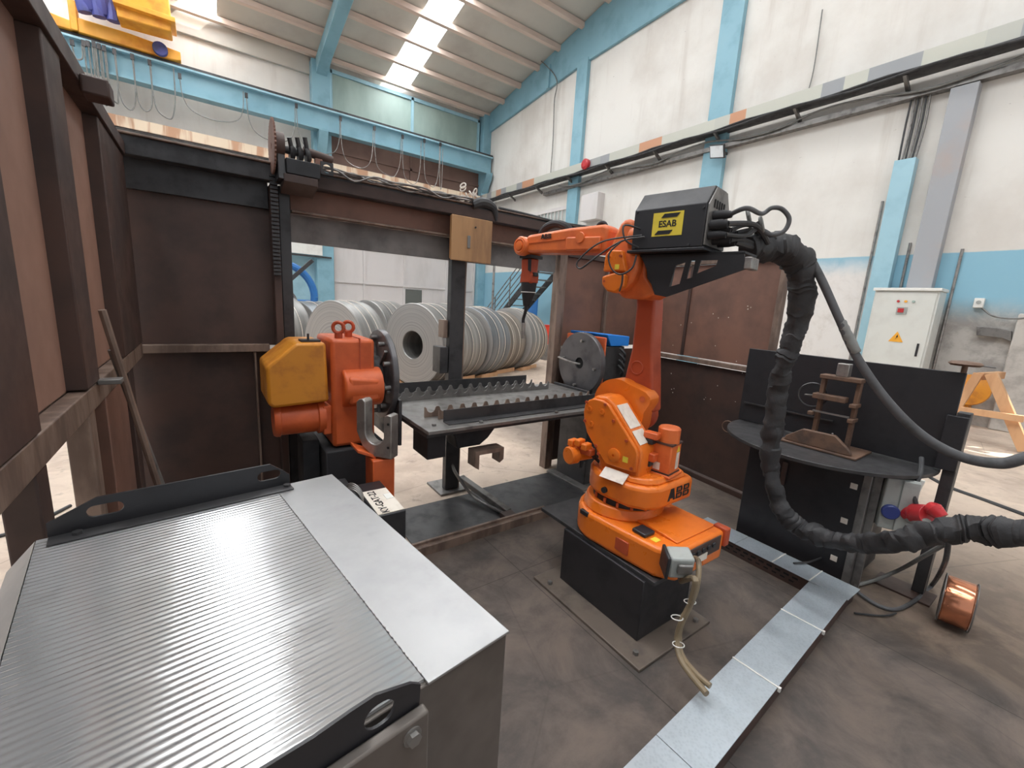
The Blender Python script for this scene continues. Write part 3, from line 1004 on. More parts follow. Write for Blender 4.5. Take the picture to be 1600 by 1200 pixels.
cb_ = thing('cell_screen', 'dark brown steel screen at the back left behind the orange gearbox', 'screen wall', (0, YC, 0))
MB().box(-.36, .365, YC + .03, YC + .04, 1.25, 2.2).build('upper_panel', 'rust_dark', cb_)
MB().box(-.36, .365, YC + .03, YC + .04, .02, 1.22).build('lower_panel', 'rust_dark', cb_)
MB().box(-.36, .332, YC - .0, YC + .028, 2.065, 2.295).build('header_strip', 'steel_dark', cb_, .003)
MB().box(-.36, .30, YC - .03, YC + .028, 1.215, 1.26).build('middle_rail', 'rust_edge', cb_, .003)
MB().box(.215, .225, YC - .02, YC + .028, .0, 1.21).build('guide_strip', 'rust_edge', cb_)
MB().box(.335, .375, YC - .08, YC + .028, 0, 2.2).build('door_post', 'rust_dark', cb_, .004)
MB().box(.38, .44, YC - .05, YC + .06, 0, 2.2).build('door_post', 'steel_dark', cb_, .004)

# header over the opening
hd = thing('cell_header', 'brown steel header beam with gray sheet over the cell opening', 'beam', (1.5, YC, 1.9))
MB().box(-.36, 2.95, YC - .09, YC - .02, 2.21, 2.30).build('top_channel', 'steel_dark', hd, .004)
MB().box(.45, 2.62, YC - .10, YC - .091, 2.215, 2.285).build('channel_face', 'rust_dark', hd, .002)
MB().box(-.36, 2.95, YC - .11, YC + .06, 2.30, 2.31).build('top_flange', 'rust_edge', hd, .002)
MB().box(.45, 2.62, YC + .0, YC + .05, 2.08, 2.298).build('web', 'rust', hd)
MB().box(.45, 2.62, YC - .04, YC + .05, 2.065, 2.078).build('lower_flange', 'rust_edge', hd, .002)
MB().box(.45, 2.62, YC + .02, YC + .03, 1.895, 2.062).build('gray_sheet', 'gray_sheet', hd)

# cables over the header
cw = MB()
for i in range(4):
    cw.tube(smooth_path([(.55 + j * .12, YC - .12 - .012 * i, 2.322 + .016 * random.random() - (.055 * random.random() if (j * 3 + i * 5) % 7 < 2 else 0)) for j in range(10)] + [(1.66, YC - .08, 2.33)], 4), .0045 + .0015 * (i % 2), 6)
tag(cw.build('cable_tangle', 'steel_mid'), 'messy cables lying along the cell header beam', 'cables')
hk = MB()
for i in range(9):
    c = Vector((1.60 + .035 * (i % 4), YC - .06, 2.345 + .022 * (i % 5)))
    hk.torus(c, (math.sin(i * 1.3), math.cos(i * 2.1), .5), .022, .005, 16, 6)
tag(hk.build('wire_coil_bunch', 'label'), 'knotted bunch of pale wire above the tan box', 'wire')
hb = MB().tube(smooth_path([(1.66, YC - .1, 2.30), (1.75, YC - .1, 2.335), (1.85, YC - .1, 2.31), (1.88, YC - .1, 2.22)]), [.03, .032, .034, .035, .036, .037, .038, .038, .038, .038, .038, .038, .036, .034, .032, .03, .03, .028, .026, .024, .02, .018, .015, .012, .01], 10)
tag(hb.build('cloth_bundle', 'cable'), 'dark bundled rag over the corner of the tan box', 'bundle')
bc_ = MB().tube(smooth_path([(1.9, YC - .1, 2.32), (2.2, YC - .1, 2.315), (2.5, YC - .1, 2.305), (2.9, YC - .1, 2.32)]), .012, 8)
tag(bc_.build('header_cable', 'cable'), 'single dark cable on the header right of the tan box', 'cable')

# middle post, tan box and small fittings
ps = thing('cell_post', 'dark steel post behind the fixture table with small boxes clamped on it', 'post', (1.60, YC, 0))
MB().box(1.535, 1.655, YC - .045, YC + .017, .02, 2.06).build('column', 'steel_dark', ps, .004)
MB().box(1.655, 1.665, YC - .045, YC + .017, .02, 2.06).build('side_strip', 'rust_edge', ps)
MB().box(1.47, 1.72, YC - .10, YC + .18, 0, .02).build('foot_plate', 'steel_mid', ps, .003)
MB().box(1.495, 1.53, YC - .02, YC + .08, 1.30, 1.44).build('bracket_box', 'rust_edge', ps, .004)
MB().box(1.46, 1.53, YC - .04, YC + .10, 1.02, 1.23).build('relay_box', 'steel_dark', ps, .006)
tb = thing('tan_enclosure', 'tan brown steel box with narrow slot hung on the middle post', 'box', (1.64, 2.95, 1.88))
MB().box(1.475, 1.80, 2.90, 2.945, 1.895, 2.205).build('case', 'tan_box', tb, .01)
MB().box(1.465, 1.81, 2.888, 2.90, 1.885, 2.20).build('cover', 'tan_box', tb, .004)
MB().box(1.595, 1.62, 2.880, 2.887, 1.98, 2.07).build('slot_handle', 'steel_mid', tb, .004)
MB().cyl((1.66, 2.887, 2.135), (1.66, 2.880, 2.135), .006).build('lock', 'black', tb)
# gear and motor of the roller shutter above the left post
gr = thing('shutter_drive', 'old chain wheel and gear motor on top of the left cell post', 'drive', (.45, 2.88, 2.25))
prof = []
for i in range(80):
    a = 2 * PI * i / 80
    r = .142 if i % 2 else .134
    prof.append((2.88 + r * math.cos(a), 2.375 + r * math.sin(a)))
MB().plate(prof, [circ(2.88, 2.375, .018, 12)], .340, .349, 'x').build('sprocket', 'rust', gr)
MB().lathe([(.02, 0), (.07, 0), (.07, .05), (.02, .05)], (.35, 2.88, 2.385), (1, 0, 0), 24).build('sprocket_hub', 'rust_dark', gr)
MB().cyl((.36, 2.88, 2.375), (.50, 2.88, 2.37), .020).build('shaft', 'steel_dark', gr)
MB().cyl((.50, 2.88, 2.39), (.66, 2.88, 2.37), .024).build('motor_barrel', 'rust_dark', gr, .004)
MB().prism([(2.80, 2.20), (2.958, 2.20), (2.95, 2.36), (2.84, 2.36)], .36, .40, 'x').build('bearing_plate', 'steel_dark', gr, .004)
for k_, x in enumerate((.43, .47, .51)):
    MB().lathe([(0, 0), (.045, 0), (.05, .01), (.03, .028), (0, .028)], (x, 2.88, 2.365), (1, 0, .1 * k_), 16).build('gear_hub', 'steel_dark', gr)
    MB().cyl((x + .01, 2.86, 2.37), (x - .005, 2.84, 2.43 + .01 * k_), .012).build('clamp_bolt', 'steel_dark', gr)
MB().box(.40, .575, 2.80, 2.955, 2.235, 2.315).build('base_box', 'black', gr, .004)
MB().prism([(2.80, 2.19), (2.955, 2.15), (2.955, 2.232), (2.80, 2.232)], .385, .56, 'x').build('support_foot', 'rust_dark', gr, .003)
MB().box(.56, .60, 2.86, 2.90, 2.29, 2.36).build('link_bracket', 'rust', gr, .003)
MB().plate([(.585, 2.275), (.655, 2.275), (.655, 2.345), (.585, 2.345)], [circ(.62, 2.31, .024, 14)], 2.84, 2.848, 'y').build('link_plate', 'steel_dark', gr)
rc = MB()
for i in range(26):
    z = 2.24 - i * .022
    rc.box(.332, .372, YC - .105, YC - .088, z - .007, z + .007)
tag(rc.build('roller_chain', 'steel_dark'), 'dark roller chain hanging down the left cell post', 'chain', kind='stuff')

# right hand screens of the cell
cr = thing('cell_screen', 'reddish brown steel screen behind the robot right of the opening', 'screen wall', (3.3, YC, 0))
MB().box(2.70, 3.90, YC + .03, YC + .04, 1.22, 2.10).build('upper_panel', 'rust', cr)
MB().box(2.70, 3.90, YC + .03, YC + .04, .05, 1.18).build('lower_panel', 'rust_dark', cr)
MB().box(2.635, 2.695, YC - .03, YC + .06, 0, 2.2).build('post', 'rust_edge', cr, .004)
MB().box(2.70, 2.74, YC - .01, YC + .028, 0, 2.1).build('post', 'rust_edge', cr, .003)
MB().box(3.30, 3.33, YC - .01, YC + .028, 0, 2.1).build('stiffener', 'rust_edge', cr, .003)
MB().box(2.75, 3.28, YC - .01, YC + .028, 2.05, 2.10).build('top_rail', 'rust_dark', cr, .003)

RWD = Vector((3.80 - 3.96, 1.62 - 3.05, 0)).normalized()
RT = frame((3.97, 3.03, 0), RWD, RWD.cross(Vector((0, 0, -1))))     # local x runs towards the viewer, y points into the cell?
c2 = thing('cell_screen', 'long brown steel screen on the right, speckled with paint dots, behind the robot', 'screen wall', (3.88, 2.3, 0))
LN = 1.44


def cs(mb, name, mat, bev=.003):
    for v in mb.bm.verts:
        v.co = RT @ v.co
    return mb.build(name, mat, c2, bev)


cs(MB().box(.06, LN - .05, -.004, .004, 1.18, 2.06), 'upper_panel', 'rust', 0)
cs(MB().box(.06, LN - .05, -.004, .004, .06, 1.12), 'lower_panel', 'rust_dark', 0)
cs(MB().box(0, .055, -.03, .03, 0, 2.1), 'post', 'steel_dark')
cs(MB().box(LN - .045, LN, -.03, .03, 0, 2.1), 'post', 'rust_edge')
cs(MB().box(.52, .55, -.02, .02, 1.18, 2.06), 'stiffener', 'rust_dark')
cs(MB().box(.06, LN - .05, -.035, .035, 1.13, 1.17), 'middle_rail', 'rust_edge')
cs(MB().box(.06, LN - .05, -.03, .03, 2.065, 2.10), 'top_rail', 'rust_edge')
cs(MB().box(.0, LN, -.04, .04, 0, .05), 'bottom_rail', 'rust_dark')
dots = MB()
rr = random.Random(3)
for i in range(26):
    xx, zz = .12 + rr.random() * 1.2, .75 + rr.random() * .95
    for sgn in (-1, 1):
        dots.cyl((xx, .005 * sgn, zz), (xx, .0065 * sgn, zz), .003 + .003 * rr.random(), n=8)
cs(dots, 'paint_specks', 'label', 0)['kind'] = 'stuff'

# ================================================================== FLOOR STEELWORK OF THE CELL
for (x0, x1, y0, y1, lab) in ((1.0, 1.72, 2.36, 2.88, 'dark steel floor plate under the left half of the table'),
                              (1.725, 2.595, 2.36, 2.92, 'dark steel floor plate in front of the tailstock')):
    p = MB().box(x0, x1, y0, y1, 0, .008)
    tag(p.build('floor_plate', 'steel_dark'), lab, 'floor plate')
fr = MB().prism([(2.25, .0), (2.33, .0), (2.33, .06), (2.31, .06), (2.31, .045), (2.27, .045), (2.27, .06), (2.25, .06)], .75, 2.05, 'x')
tag(fr.build('floor_channel', 'rust_edge', bevel=.002), 'brown steel channel lying across the cell floor left of the pedestal', 'channel')
bs = thing('floor_strut', 'sloping gray steel strut from the post foot to the floor channel', 'strut', (1.68, 2.75, 0))
bar((1.64, 2.93, .14), (1.78, 2.42, .03), .055, .045, 'strut_bar', 'steel_mid', bs)
MB().tube(smooth_path([(1.60, 3.02, .24), (1.60, 2.94, .18), (1.66, 2.78, .05), (1.68, 2.62, .04), (1.74, 2.42, .03)]), .014, 8).build('air_line', 'steel_mid', bs)
MB().box(1.70, 1.80, 2.34, 2.42, 0, .05).build('end_shoe', 'rust_dark', bs, .004)

# ================================================================== POSITIONER HEADSTOCK
hs = thing('positioner_headstock', 'orange red rotary positioner headstock with amber motor cover and black disc', 'positioner', (.68, 2.7, 0))
MB().box(.50, .86, 2.47, 2.93, 0, .70).build('pedestal', 'black_matt', hs, .008)
MB().box(.40, .49, 2.6, 2.8, 0, .74).build('side_leg', 'black_matt', hs, .006)
MB().box(.545, .79, 2.50, 2.90, .71, 1.345).build('gearbox_body', 'orange_red', hs, .022)
MB().box(.70, .705, 2.495, 2.905, .72, 1.35).build('seam', 'red_and_shaded', hs)
MB().prism([(.62, 1.14), (.80, 1.12), (.80, .99), (.62, .97)], 2.42, 2.50, 'y').build('side_boss', 'orange_red', hs, .02)
MB().lathe([(0, 0), (.105, 0), (.115, .01), (.115, .22), (.0, .22)], (.60, 2.53, 1.06), (1, 0, 0), 32).build('output_housing', 'orange_red', hs, .004)
MB().prism([(.225, 1.0), (.225, 1.20), (.37, 1.325), (.52, 1.325), (.53, .99), (.25, .975)], 2.50, 2.86, 'y').build('motor_cover', 'yellow_orange', hs, .018, seg=3)
MB().box(.40, .50, 2.54, 2.62, 1.326, 1.336).build('cable_gland_plate', 'black', hs)
MB().cyl((.44, 2.56, 1.33), (.44, 2.56, 1.37), .006).build('stud', 'black', hs)
MB().lathe([(0, 0), (.088, 0), (.095, .012), (.095, .03), (.088, .035), (.088, .22), (.10, .225), (.10, .26), (0, .26)], (.255, 2.60, .885), (1, 0, 0), 40).build('motor', 'orange_red', hs)
MB().box(.50, .545, 2.52, 2.70, .79, .96).build('motor_flange', 'orange_red', hs, .006)
for i, (yy) in enumerate((2.56, 2.64)):
    e = MB()
    e.cyl((.60 + .075 * i, yy, 1.345), (.60 + .075 * i, yy, 1.372), .022, n=20)
    e.torus((.60 + .075 * i, yy, 1.405), (.55, 1, 0), .03, .0105, 28, 10)
    e.build('lifting_eye', 'red_and_shaded', hs)
MB().lathe([(.02, 0), (.12, 0), (.12, .07), (.02, .07)], (.80, 2.7, 1.10), (1, 0, 0), 36).build('spindle', 'steel_dark', hs)
dd = MB().lathe([(.04, 0), (.283, 0), (.288, .006), (.288, .032), (.283, .038), (.04, .038), (.04, 0)], (.872, 2.7, 1.10), (1, 0, 0), 72)
dd.build('face_disc', 'steel_disc', hs)
for i in range(10):
    a = i * 2 * PI / 10 + .2
    MB().cyl((.835, 2.7 + .235 * math.cos(a), 1.10 + .235 * math.sin(a)), (.872, 2.7 + .235 * math.cos(a), 1.10 + .235 * math.sin(a)), .014, n=12).build('disc_bolt', 'steel_mid', hs)
for i in range(6):
    a = i * PI / 3 + .3
    c0 = Vector((.86, 2.7, 1.10))
    e = Vector((0, math.cos(a), math.sin(a)))
    bar(c0 + e * .11, c0 + e * .25, .016, .02, 'rib', 'steel_mid', hs, .002, up=(1, 0, 0))
sd = thing('steady_rest', 'raw steel U shaped steady on an orange bracket beside the black disc', 'steady', (.74, 2.2, 0))
up_ = [(.02, 0), (.13, 0), (.13, .24), (.105, .245), (.085, .235), (.085, .135)] + [(.0275 + .0575 * math.cos(t), .135 + .065 * math.sin(t)) for t in [-PI * k / 10 for k in range(11)]] + [(-.03, .30), (-.045, .315), (-.07, .31), (-.085, .295), (-.085, .13), (-.05, .05)]
Ts = frame((.70, 2.24, .735), (.62, -.78, 0), (0, 0, 1))
MB().prism(up_, -.035, .035, 'z', T=Ts).build('u_block', 'steel_raw', sd, .005)
MB().box(.67, .79, 2.16, 2.30, .0, .725).build('bracket', 'orange_red', sd, .006)
MB().prism([(.60, .79), (.70, .74), (.70, .72), (.60, .77)], 2.2, 2.34, 'y').build('bracket_arm', 'orange_red', sd, .004)
for zz in (.80, .93):
    pp = Ts @ Vector((.112, zz - .735, .0352))
    MB().cyl(pp, pp + (Ts.to_3x3() @ Vector((0, 0, .003))), .007, n=10).build('bolt_hole', 'hole_dark', sd)

# ================================================================== FIXTURE TABLE
ft = thing('fixture_table', 'long dark steel fixture table carrying toothed support strips', 'table', (1.8, 2.6, .86))
MB().box(.945, 2.60, 2.07, 2.985, .858, .88).build('table_plate', 'steel_mid', ft, .003)
MB().box(.95, 2.59, 2.10, 2.97, .832, .856).build('lower_plate', 'steel_dark', ft, .003)
MB().prism([(2.43, .69), (2.95, .69), (2.97, .85), (2.97, .98), (2.43, .98)], .912, .933, 'x').build('end_bracket', 'steel_dark', ft, .004)
MB().prism([(2.45, .70), (2.95, .70), (2.95, .90), (2.5, .90)], 2.605, 2.62, 'x').build('end_bracket', 'steel_dark', ft, .004)
MB().box(1.10, 2.45, 2.20, 2.206, .881, .955).build('angle_web', 'steel_dark', ft, .001)
MB().box(1.10, 2.45, 2.13, 2.199, .881, .887).build('angle_flange', 'steel_dark', ft, .001)
MB().box(.955, 2.30, 2.978, 2.984, .881, .972).build('back_strip', 'steel_dark', ft, .001)


def teeth(x0, x1, y, z0, z1, mat, par, pitch=.088, th=.006):
    n = int((x1 - x0) / pitch)
    pts = [(x0, z0)]
    pts.append((x0, z1))
    r = pitch * .34
    for i in range(n):
        cx = x0 + pitch * (i + .5)
        pts.append((cx - pitch * .42, z1))
        for k_ in range(7):
            t = PI + PI * k_ / 6
            pts.append((cx + r * math.cos(t), z1 - .008 + r * math.sin(t)))
        pts.append((cx + pitch * .42, z1))
    pts += [(x0 + n * pitch, z1), (x0 + n * pitch, z0)]
    MB().plate(pts, [], y, y + th, 'y').build('toothed_strip', mat, par)


teeth(1.04, 2.45, 2.34, .881, .945, 'rust_edge', ft)
teeth(1.10, 2.45, 2.27, .881, .935, 'rust_edge', ft)
teeth(.955, 2.30, 2.86, .881, .955, 'steel_mid', ft)
teeth(.99, 2.40, 2.78, .881, .945, 'steel_mid', ft)
for (x, y) in ((1.02, 2.16), (1.3, 2.10), (1.9, 2.10), (2.4, 2.10)):
    MB().cyl((x, y, .881), (x, y, .893), .013, n=6).build('bolt', 'steel_mid', ft)
MB().box(1.00, 1.12, 2.20, 2.42, .66, .83).build('drop_block', 'black_matt', ft, .006)
MB().prism([(1.14, .83), (1.50, .83), (1.42, .74), (1.36, .70), (1.20, .70), (1.18, .78)], 2.20, 2.34, 'y').build('center_bracket', 'black_matt', ft, .008)
clh = MB()
clh.plate([(1.27, .70), (1.48, .70), (1.48, .62), (1.45, .60), (1.45, .675), (1.30, .675), (1.30, .58), (1.27, .60)], [], 2.10, 2.19, 'y')
clh.build('clamp_channel', 'rust_edge', ft, .002)

# ================================================================== TAILSTOCK
ts = thing('positioner_tailstock', 'dark tailstock with round face plate and blue top behind the robot', 'positioner', (2.85, 2.7, 0))
MB().box(2.68, 2.98, 2.52, 2.90, .02, .98).build('pedestal', 'steel_dark', ts, .006)
MB().box(2.60, 3.05, 2.45, 2.95, 0, .02).build('base_plate', 'steel_mid', ts, .003)
MB().lathe([(.05, 0), (.268, 0), (.275, .007), (.275, .04), (.05, .04), (.05, 0)], (2.665, 2.7, 1.11), (1, 0, 0), 72).build('face_disc', 'steel_disc', ts)
MB().lathe([(.0, 0), (.055, 0), (.055, .03), (0, .03)], (2.68, 2.7, 1.11), (1, 0, 0), 28).build('spindle_bore', 'hole_dark', ts)
for i in range(4):
    a = i * PI / 2 + .12
    MB().cyl((2.64, 2.7 + .2 * math.cos(a), 1.11 + .2 * math.sin(a)), (2.665, 2.7 + .2 * math.cos(a), 1.11 + .2 * math.sin(a)), .012, n=10).build('disc_bolt', 'steel_raw', ts)
MB().tube(smooth_path([(2.62, 2.93, 1.135), (2.62, 2.88, 1.13), (2.63, 2.76, 1.11), (2.66, 2.68, 1.105)]), .009, 8).build('lock_lever', 'steel_raw', ts)
MB().box(2.715, 2.735, 2.46, 2.94, .95, 1.36).build('bearing_plate', 'orange_red', ts, .01)
MB().box(2.74, 2.99, 2.48, 2.92, .99, 1.28).build('housing', 'steel_dark', ts, .008)
MB().prism([(2.74, 1.385), (3.03, 1.37), (3.03, 1.285), (2.80, 1.285)], 2.47, 2.93, 'y').build('blue_cover', 'blue_plastic', ts, .006)
cdt = MB()
for i in range(4):
    cdt.tube(smooth_path([(2.90, 2.46, 1.27 - .05 * i), (2.93, 2.42, 1.22 - .05 * i), (2.96, 2.46, 1.17 - .05 * i)]), .012, 6)
cdt.build('connectors', 'cable', ts)
cz = MB()
for i in range(6):
    cz.tube(smooth_path([(2.56 + .02 * i, 2.45, .80), (2.53 + .025 * i, 2.42 - .01 * i, .68), (2.58 + .02 * i, 2.44, .52), (2.56 + .01 * i, 2.46, .40 - .03 * i)]), .012, 6)
cz.tube([(2.55, 2.45, .36), (2.55, 2.45, .24)], .02, 8)
cz.build('hanging_cables', 'cable', ts)

# ================================================================== PEDESTAL
pd = thing('robot_pedestal', 'black steel pedestal bolted to the floor under the orange robot', 'pedestal', (1.82, 1.35, 0))
MB().box(1.48, 2.06, .95, 1.72, 0, .016).build('floor_plate', 'grimy_plate', pd, .003)
MB().box(1.605, 2.02, 1.065, 1.63, .016, .338).build('column', 'black', pd, .004)
MB().box(1.62, 2.14, 1.02, 1.86, .338, .36).build('top_plate', 'steel_dark', pd, .003)
for (x, y) in ((1.52, 1.62), (1.54, 1.02), (1.99, .99), (2.03, 1.66)):
    MB().cyl((x, y, .016), (x, y, .032), .014, n=6).build('anchor_bolt', 'steel_mid', pd)

# ================================================================== ROBOT   (local: +x forward along the arm, +y to its left, z up)
RC = Vector((1.87, 1.42, 0))
TH = math.radians(100)
rob = thing('industrial_robot', 'orange six axis welding robot on the black pedestal', 'robot', RC, TH)


def rp(mb, name, mat, bev=0.0, parent=None, seg=2):
    return mb.build(name, mat, parent or rob, bev, local=True, seg=seg)


# --- base (world aligned outline, drawn in world axes then brought into robot space)
base_out = [(1.87 + .265 * math.cos(t), 1.44 + .235 * math.sin(t)) for t in [PI * k / 16 for k in range(-1, 18)]]
base_out += [(1.615, 1.30), (1.64, 1.05), (1.70, .965), (2.09, .965), (2.13, 1.0), (2.13, 1.38)]
bmb = MB()
bmb.prism(base_out, .362, .515, 'z')
ob_base = bmb.build('base', 'orange', rob, .022, seg=3)
bmb = MB()
bmb.prism([(1.87 + .235 * math.cos(t), 1.44 + .215 * math.sin(t)) for t in [2 * PI * k / 40 for k in range(40)]], .515, .575, 'z', scale_hi=.93)
bmb.build('base_collar', 'orange', rob, .008)
b2 = MB().prism([(1.02, .515), (1.26, .515), (1.26, .530), (1.1, .530), (1.02, .522)], 1.76, 2.08, 'x')
b2.build('base_cover', 'orange', rob, .006)
gb_ = MB()
gb_.box(1.618, 1.628, 1.19, 1.28, .40, .47)
gb_.build('side_recess', 'red_and_shaded', rob, .004)
MB().box(1.66, 1.74, 1.13, 1.21, .5155, .535).build('rubber_cap', 'black', rob, .006)
for yy in (1.46,):
    MB().box(1.605, 1.625, yy, yy + .06, .485, .51).build('side_clip', 'black', rob, .003)
MB().box(1.75, 2.05, .958, .964, .43, .51).build('connector_plate', 'rust_dark', rob, .003)
for i in range(5):
    MB().cyl((1.80 + .045 * i, .965, .478), (1.80 + .045 * i, .95, .478), .014, n=12).build('plug_socket', 'black', rob)
MB().box(1.84, 1.93, .955, .958, .42, .455).build('rating_label', 'label', rob)
MB().box(2.09, 2.136, .955, 1.03, .43, .528).build('corner_lug', 'red_and_shaded', rob, .008)
for (x0, x1, y0, y1) in ((1.68, 1.72, 1.08, 1.115), (2.06, 2.10, 1.13, 1.16)):
    MB().box(x0, x1, y0, y1, .5155, .517).build('yellow_label', 'yellow', rob)

# --- turret
trt = [(.22 * math.cos(t), .215 * math.sin(t)) for t in [PI * k / 14 - PI / 2 for k in range(15)]]
trt = [(x + .0, y) for x, y in trt] + [(-.12, .222), (-.20, .185), (-.240, .12), (-.285, -.17), (-.24, -.205)]
rp(MB().lathe([(.0, 0), (.19, 0), (.19, .04), (0, .04)], (0, 0, .575), (0, 0, 1), 40), 'turret_bearing', 'black')
rp(MB().prism(trt, .612, .735, 'z'), 'turret', 'orange', .022, seg=3)
rp(MB().prism([(x * .86 - .01, y * .86) for x, y in trt], .735, .765, 'z', scale_hi=.93), 'turret_deck', 'orange', .008)
Tt = frame((-.2645, -.045, .678), (-.045, -.29, 0), (0, 0, 1))


def abb(mb, T, h):
    w = h * .84
    st = h * .26
    for i, chx in enumerate('ABB'):
        x = (i - 1) * h * .98

        def P(pts, holes=()):
            mb.plate([(x + a * w, b * h) for a, b in pts], [[(x + a * w, b * h) for a, b in q] for q in holes], 0, .002, 'z', T)
        if chx == 'A':
            P([(-.62, -.5), (-.28, -.5), (-.22, -.32), (-.015, -.32), (-.015, .5), (-.25, .5)])
            P([(.62, -.5), (.28, -.5), (.22, -.32), (.015, -.32), (.015, .5), (.25, .5)])
        else:
            P([(-.5, .02), (-.012, .02), (-.012, .5), (-.5, .5)], [[(-.2, .14), (-.04, .14), (-.04, .38), (-.2, .38)]])
            P([(-.5, -.02), (-.012, -.02), (-.012, -.5), (-.5, -.5)], [[(-.2, -.38), (-.04, -.38), (-.04, -.14), (-.2, -.14)]])
            P([(.012, .02), (.36, .02), (.48, .12), (.50, .25), (.46, .40), (.34, .5), (.012, .5)], [[(.04, .14), (.2, .14), (.2, .38), (.04, .38)]])
            P([(.012, -.02), (.40, -.02), (.54, -.14), (.56, -.27), (.50, -.42), (.36, -.5), (.012, -.5)], [[(.04, -.38), (.22, -.38), (.22, -.14), (.04, -.14)]])
    return mb


for i in range(10):
    t_ = math.radians(60 + i * 22)
    rp(MB().cyl((.195 * math.cos(t_), .195 * math.sin(t_), .578), (.195 * math.cos(t_), .195 * math.sin(t_), .605), .008, n=8), 'bearing_bolt', 'orange_red')
rp(abb(MB(), Tt, .066), 'maker_lettering', 'black_ink')
rp(MB().prism([(.172, .7665), (.228, .728), (.229, .730), (.173, .769)], -.085, .055, 'x'), 'paper_note', 'label')
rp(MB().cyl((.02, .213, .66), (.02, .228, .66), .016, n=20), 'turret_plug', 'black')

# --- shoulder housing with bolted side cover
cov = [(.222, 1.035), (.218, 1.08), (.195, 1.108), (.165, 1.122), (.108, 1.122), (.069, 1.107), (.045, 1.08), (-.11, .917), (-.123, .895), (-.121, .79), (.056, .785), (.14, .87), (.19, .925), (.213, .98)]
rp(MB().prism([(a, b) for a, b in cov], .16, .182, 'y'), 'side_cover', 'orange', .007)
hs2 = [(a * 1.0, b) for a, b in cov]
rp(MB().prism([(.225, 1.04), (.21, 1.10), (.165, 1.135), (.10, 1.14), (.05, 1.11), (-.115, .925), (-.13, .90), (-.13, .74), (.09, .74), (.15, .86), (.20, .93), (.22, .99)], .005, .158, 'y'), 'shoulder_housing', 'orange', .014, seg=3)
for (a, b) in ((.205, 1.095), (.088, 1.105), (.03, 1.03), (-.055, .945), (.205, .99), (.10, .83), (-.10, .81), (.12, .87)):
    rp(MB().cyl((a, .182, b), (a, .190, b), .0085, n=6), 'cover_bolt', 'red_and_shaded')
for (a, b) in ((.185, 1.06), (.105, 1.06), (.165, .98)):
    rp(MB().lathe([(0, 0), (.016, 0), (.016, .006), (.007, .006), (.007, .003), (0, .003)], (a, .182, b), (0, 1, 0), 20), 'cover_boss', 'orange')
rp(MB().lathe([(0, 0), (.036, 0), (.036, .008), (.028, .012), (.007, .012), (.006, .005), (0, .005)], (.005, .182, .85), (0, 1, 0), 32), 'round_cap', 'orange')
rp(MB().box(-.075, -.045, .1825, .184, .83, .86), 'yellow_label', 'yellow')
# labels on the sloping rear of the housing
sl0, sl1 = Vector((.05, 0, 1.111)), Vector((-.115, 0, .926))
dsl = (sl1 - sl0).normalized()
nsl = Vector((dsl.z, 0, -dsl.x)) * -1
if nsl.x > 0:
    nsl = -nsl
for (t0, t1, mt) in ((.01, .15, 'label'), (.165, .245, 'paper')):
    q = MB()
    pA = sl0 + dsl * t0 + nsl * .0015
    pB = sl0 + dsl * t1 + nsl * .0015
    v = [q.bm.verts.new(p) for p in (pA + Vector((0, .148, 0)), pB + Vector((0, .148, 0)), pB + Vector((0, .04, 0)), pA + Vector((0, .04, 0)))]
    v2 = [q.bm.verts.new(p.co + nsl * .0012) for p in v]
    q.bm.faces.new(v)
    q.bm.faces.new(v2[::-1])
    for i in range(4):
        q.bm.faces.new((v[i], v2[i], v2[(i + 1) % 4], v[(i + 1) % 4]))
    rp(q, 'data_label', mt)

# --- lower arm with round hub and lug
hub = circ(.135, 1.075, .142, 30, math.radians(8), math.radians(268))
hub = [(.135 + .142 * math.cos(math.radians(t)), 1.075 + .142 * math.sin(math.radians(t))) for t in range(-60, 118, 8)]
hub += [(.01, 1.188), (-.04, 1.172), (-.066, 1.15), (-.068, 1.118), (-.04, 1.06), (-.035, .98), (-.02, .93), (.12, .92)]
rp(MB().plate(hub, [], -.10, .003, 'y'), 'shoulder_hub', 'orange', .012)
rp(MB().lathe([(0, 0), (.015, 0), (.017, .005), (.008, .006), (0, .004)], (-.026, .003, 1.135), (0, 1, 0), 20), 'lug_boss', 'orange_red')
rp(MB().lathe([(0, 0), (.085, 0), (.10, .02), (.10, .06), (0, .06)], (.06, -.12, 1.02), (0, -1, 0), 30), 'shoulder_gear', 'red_and_shaded')
larm = [(.150, 1.14), (.145, 1.22), (.122, 1.38), (.122, 1.62), (.14, 1.74), (.03, 1.76), (.015, 1.62), (.0, 1.40), (-.025, 1.22), (-.045, 1.05), (.10, 1.0)]
rp(MB().prism(larm, -.20, -.085, 'y'), 'lower_arm', 'red_and_shaded', .014, seg=3)  # dark red stands in for the shadow on the arm
rp(MB().torus((.075, -.084, 1.285), (0, 1, 0), .036, .004, 30, 6), 'arm_cap_ring', 'red_and_shaded')

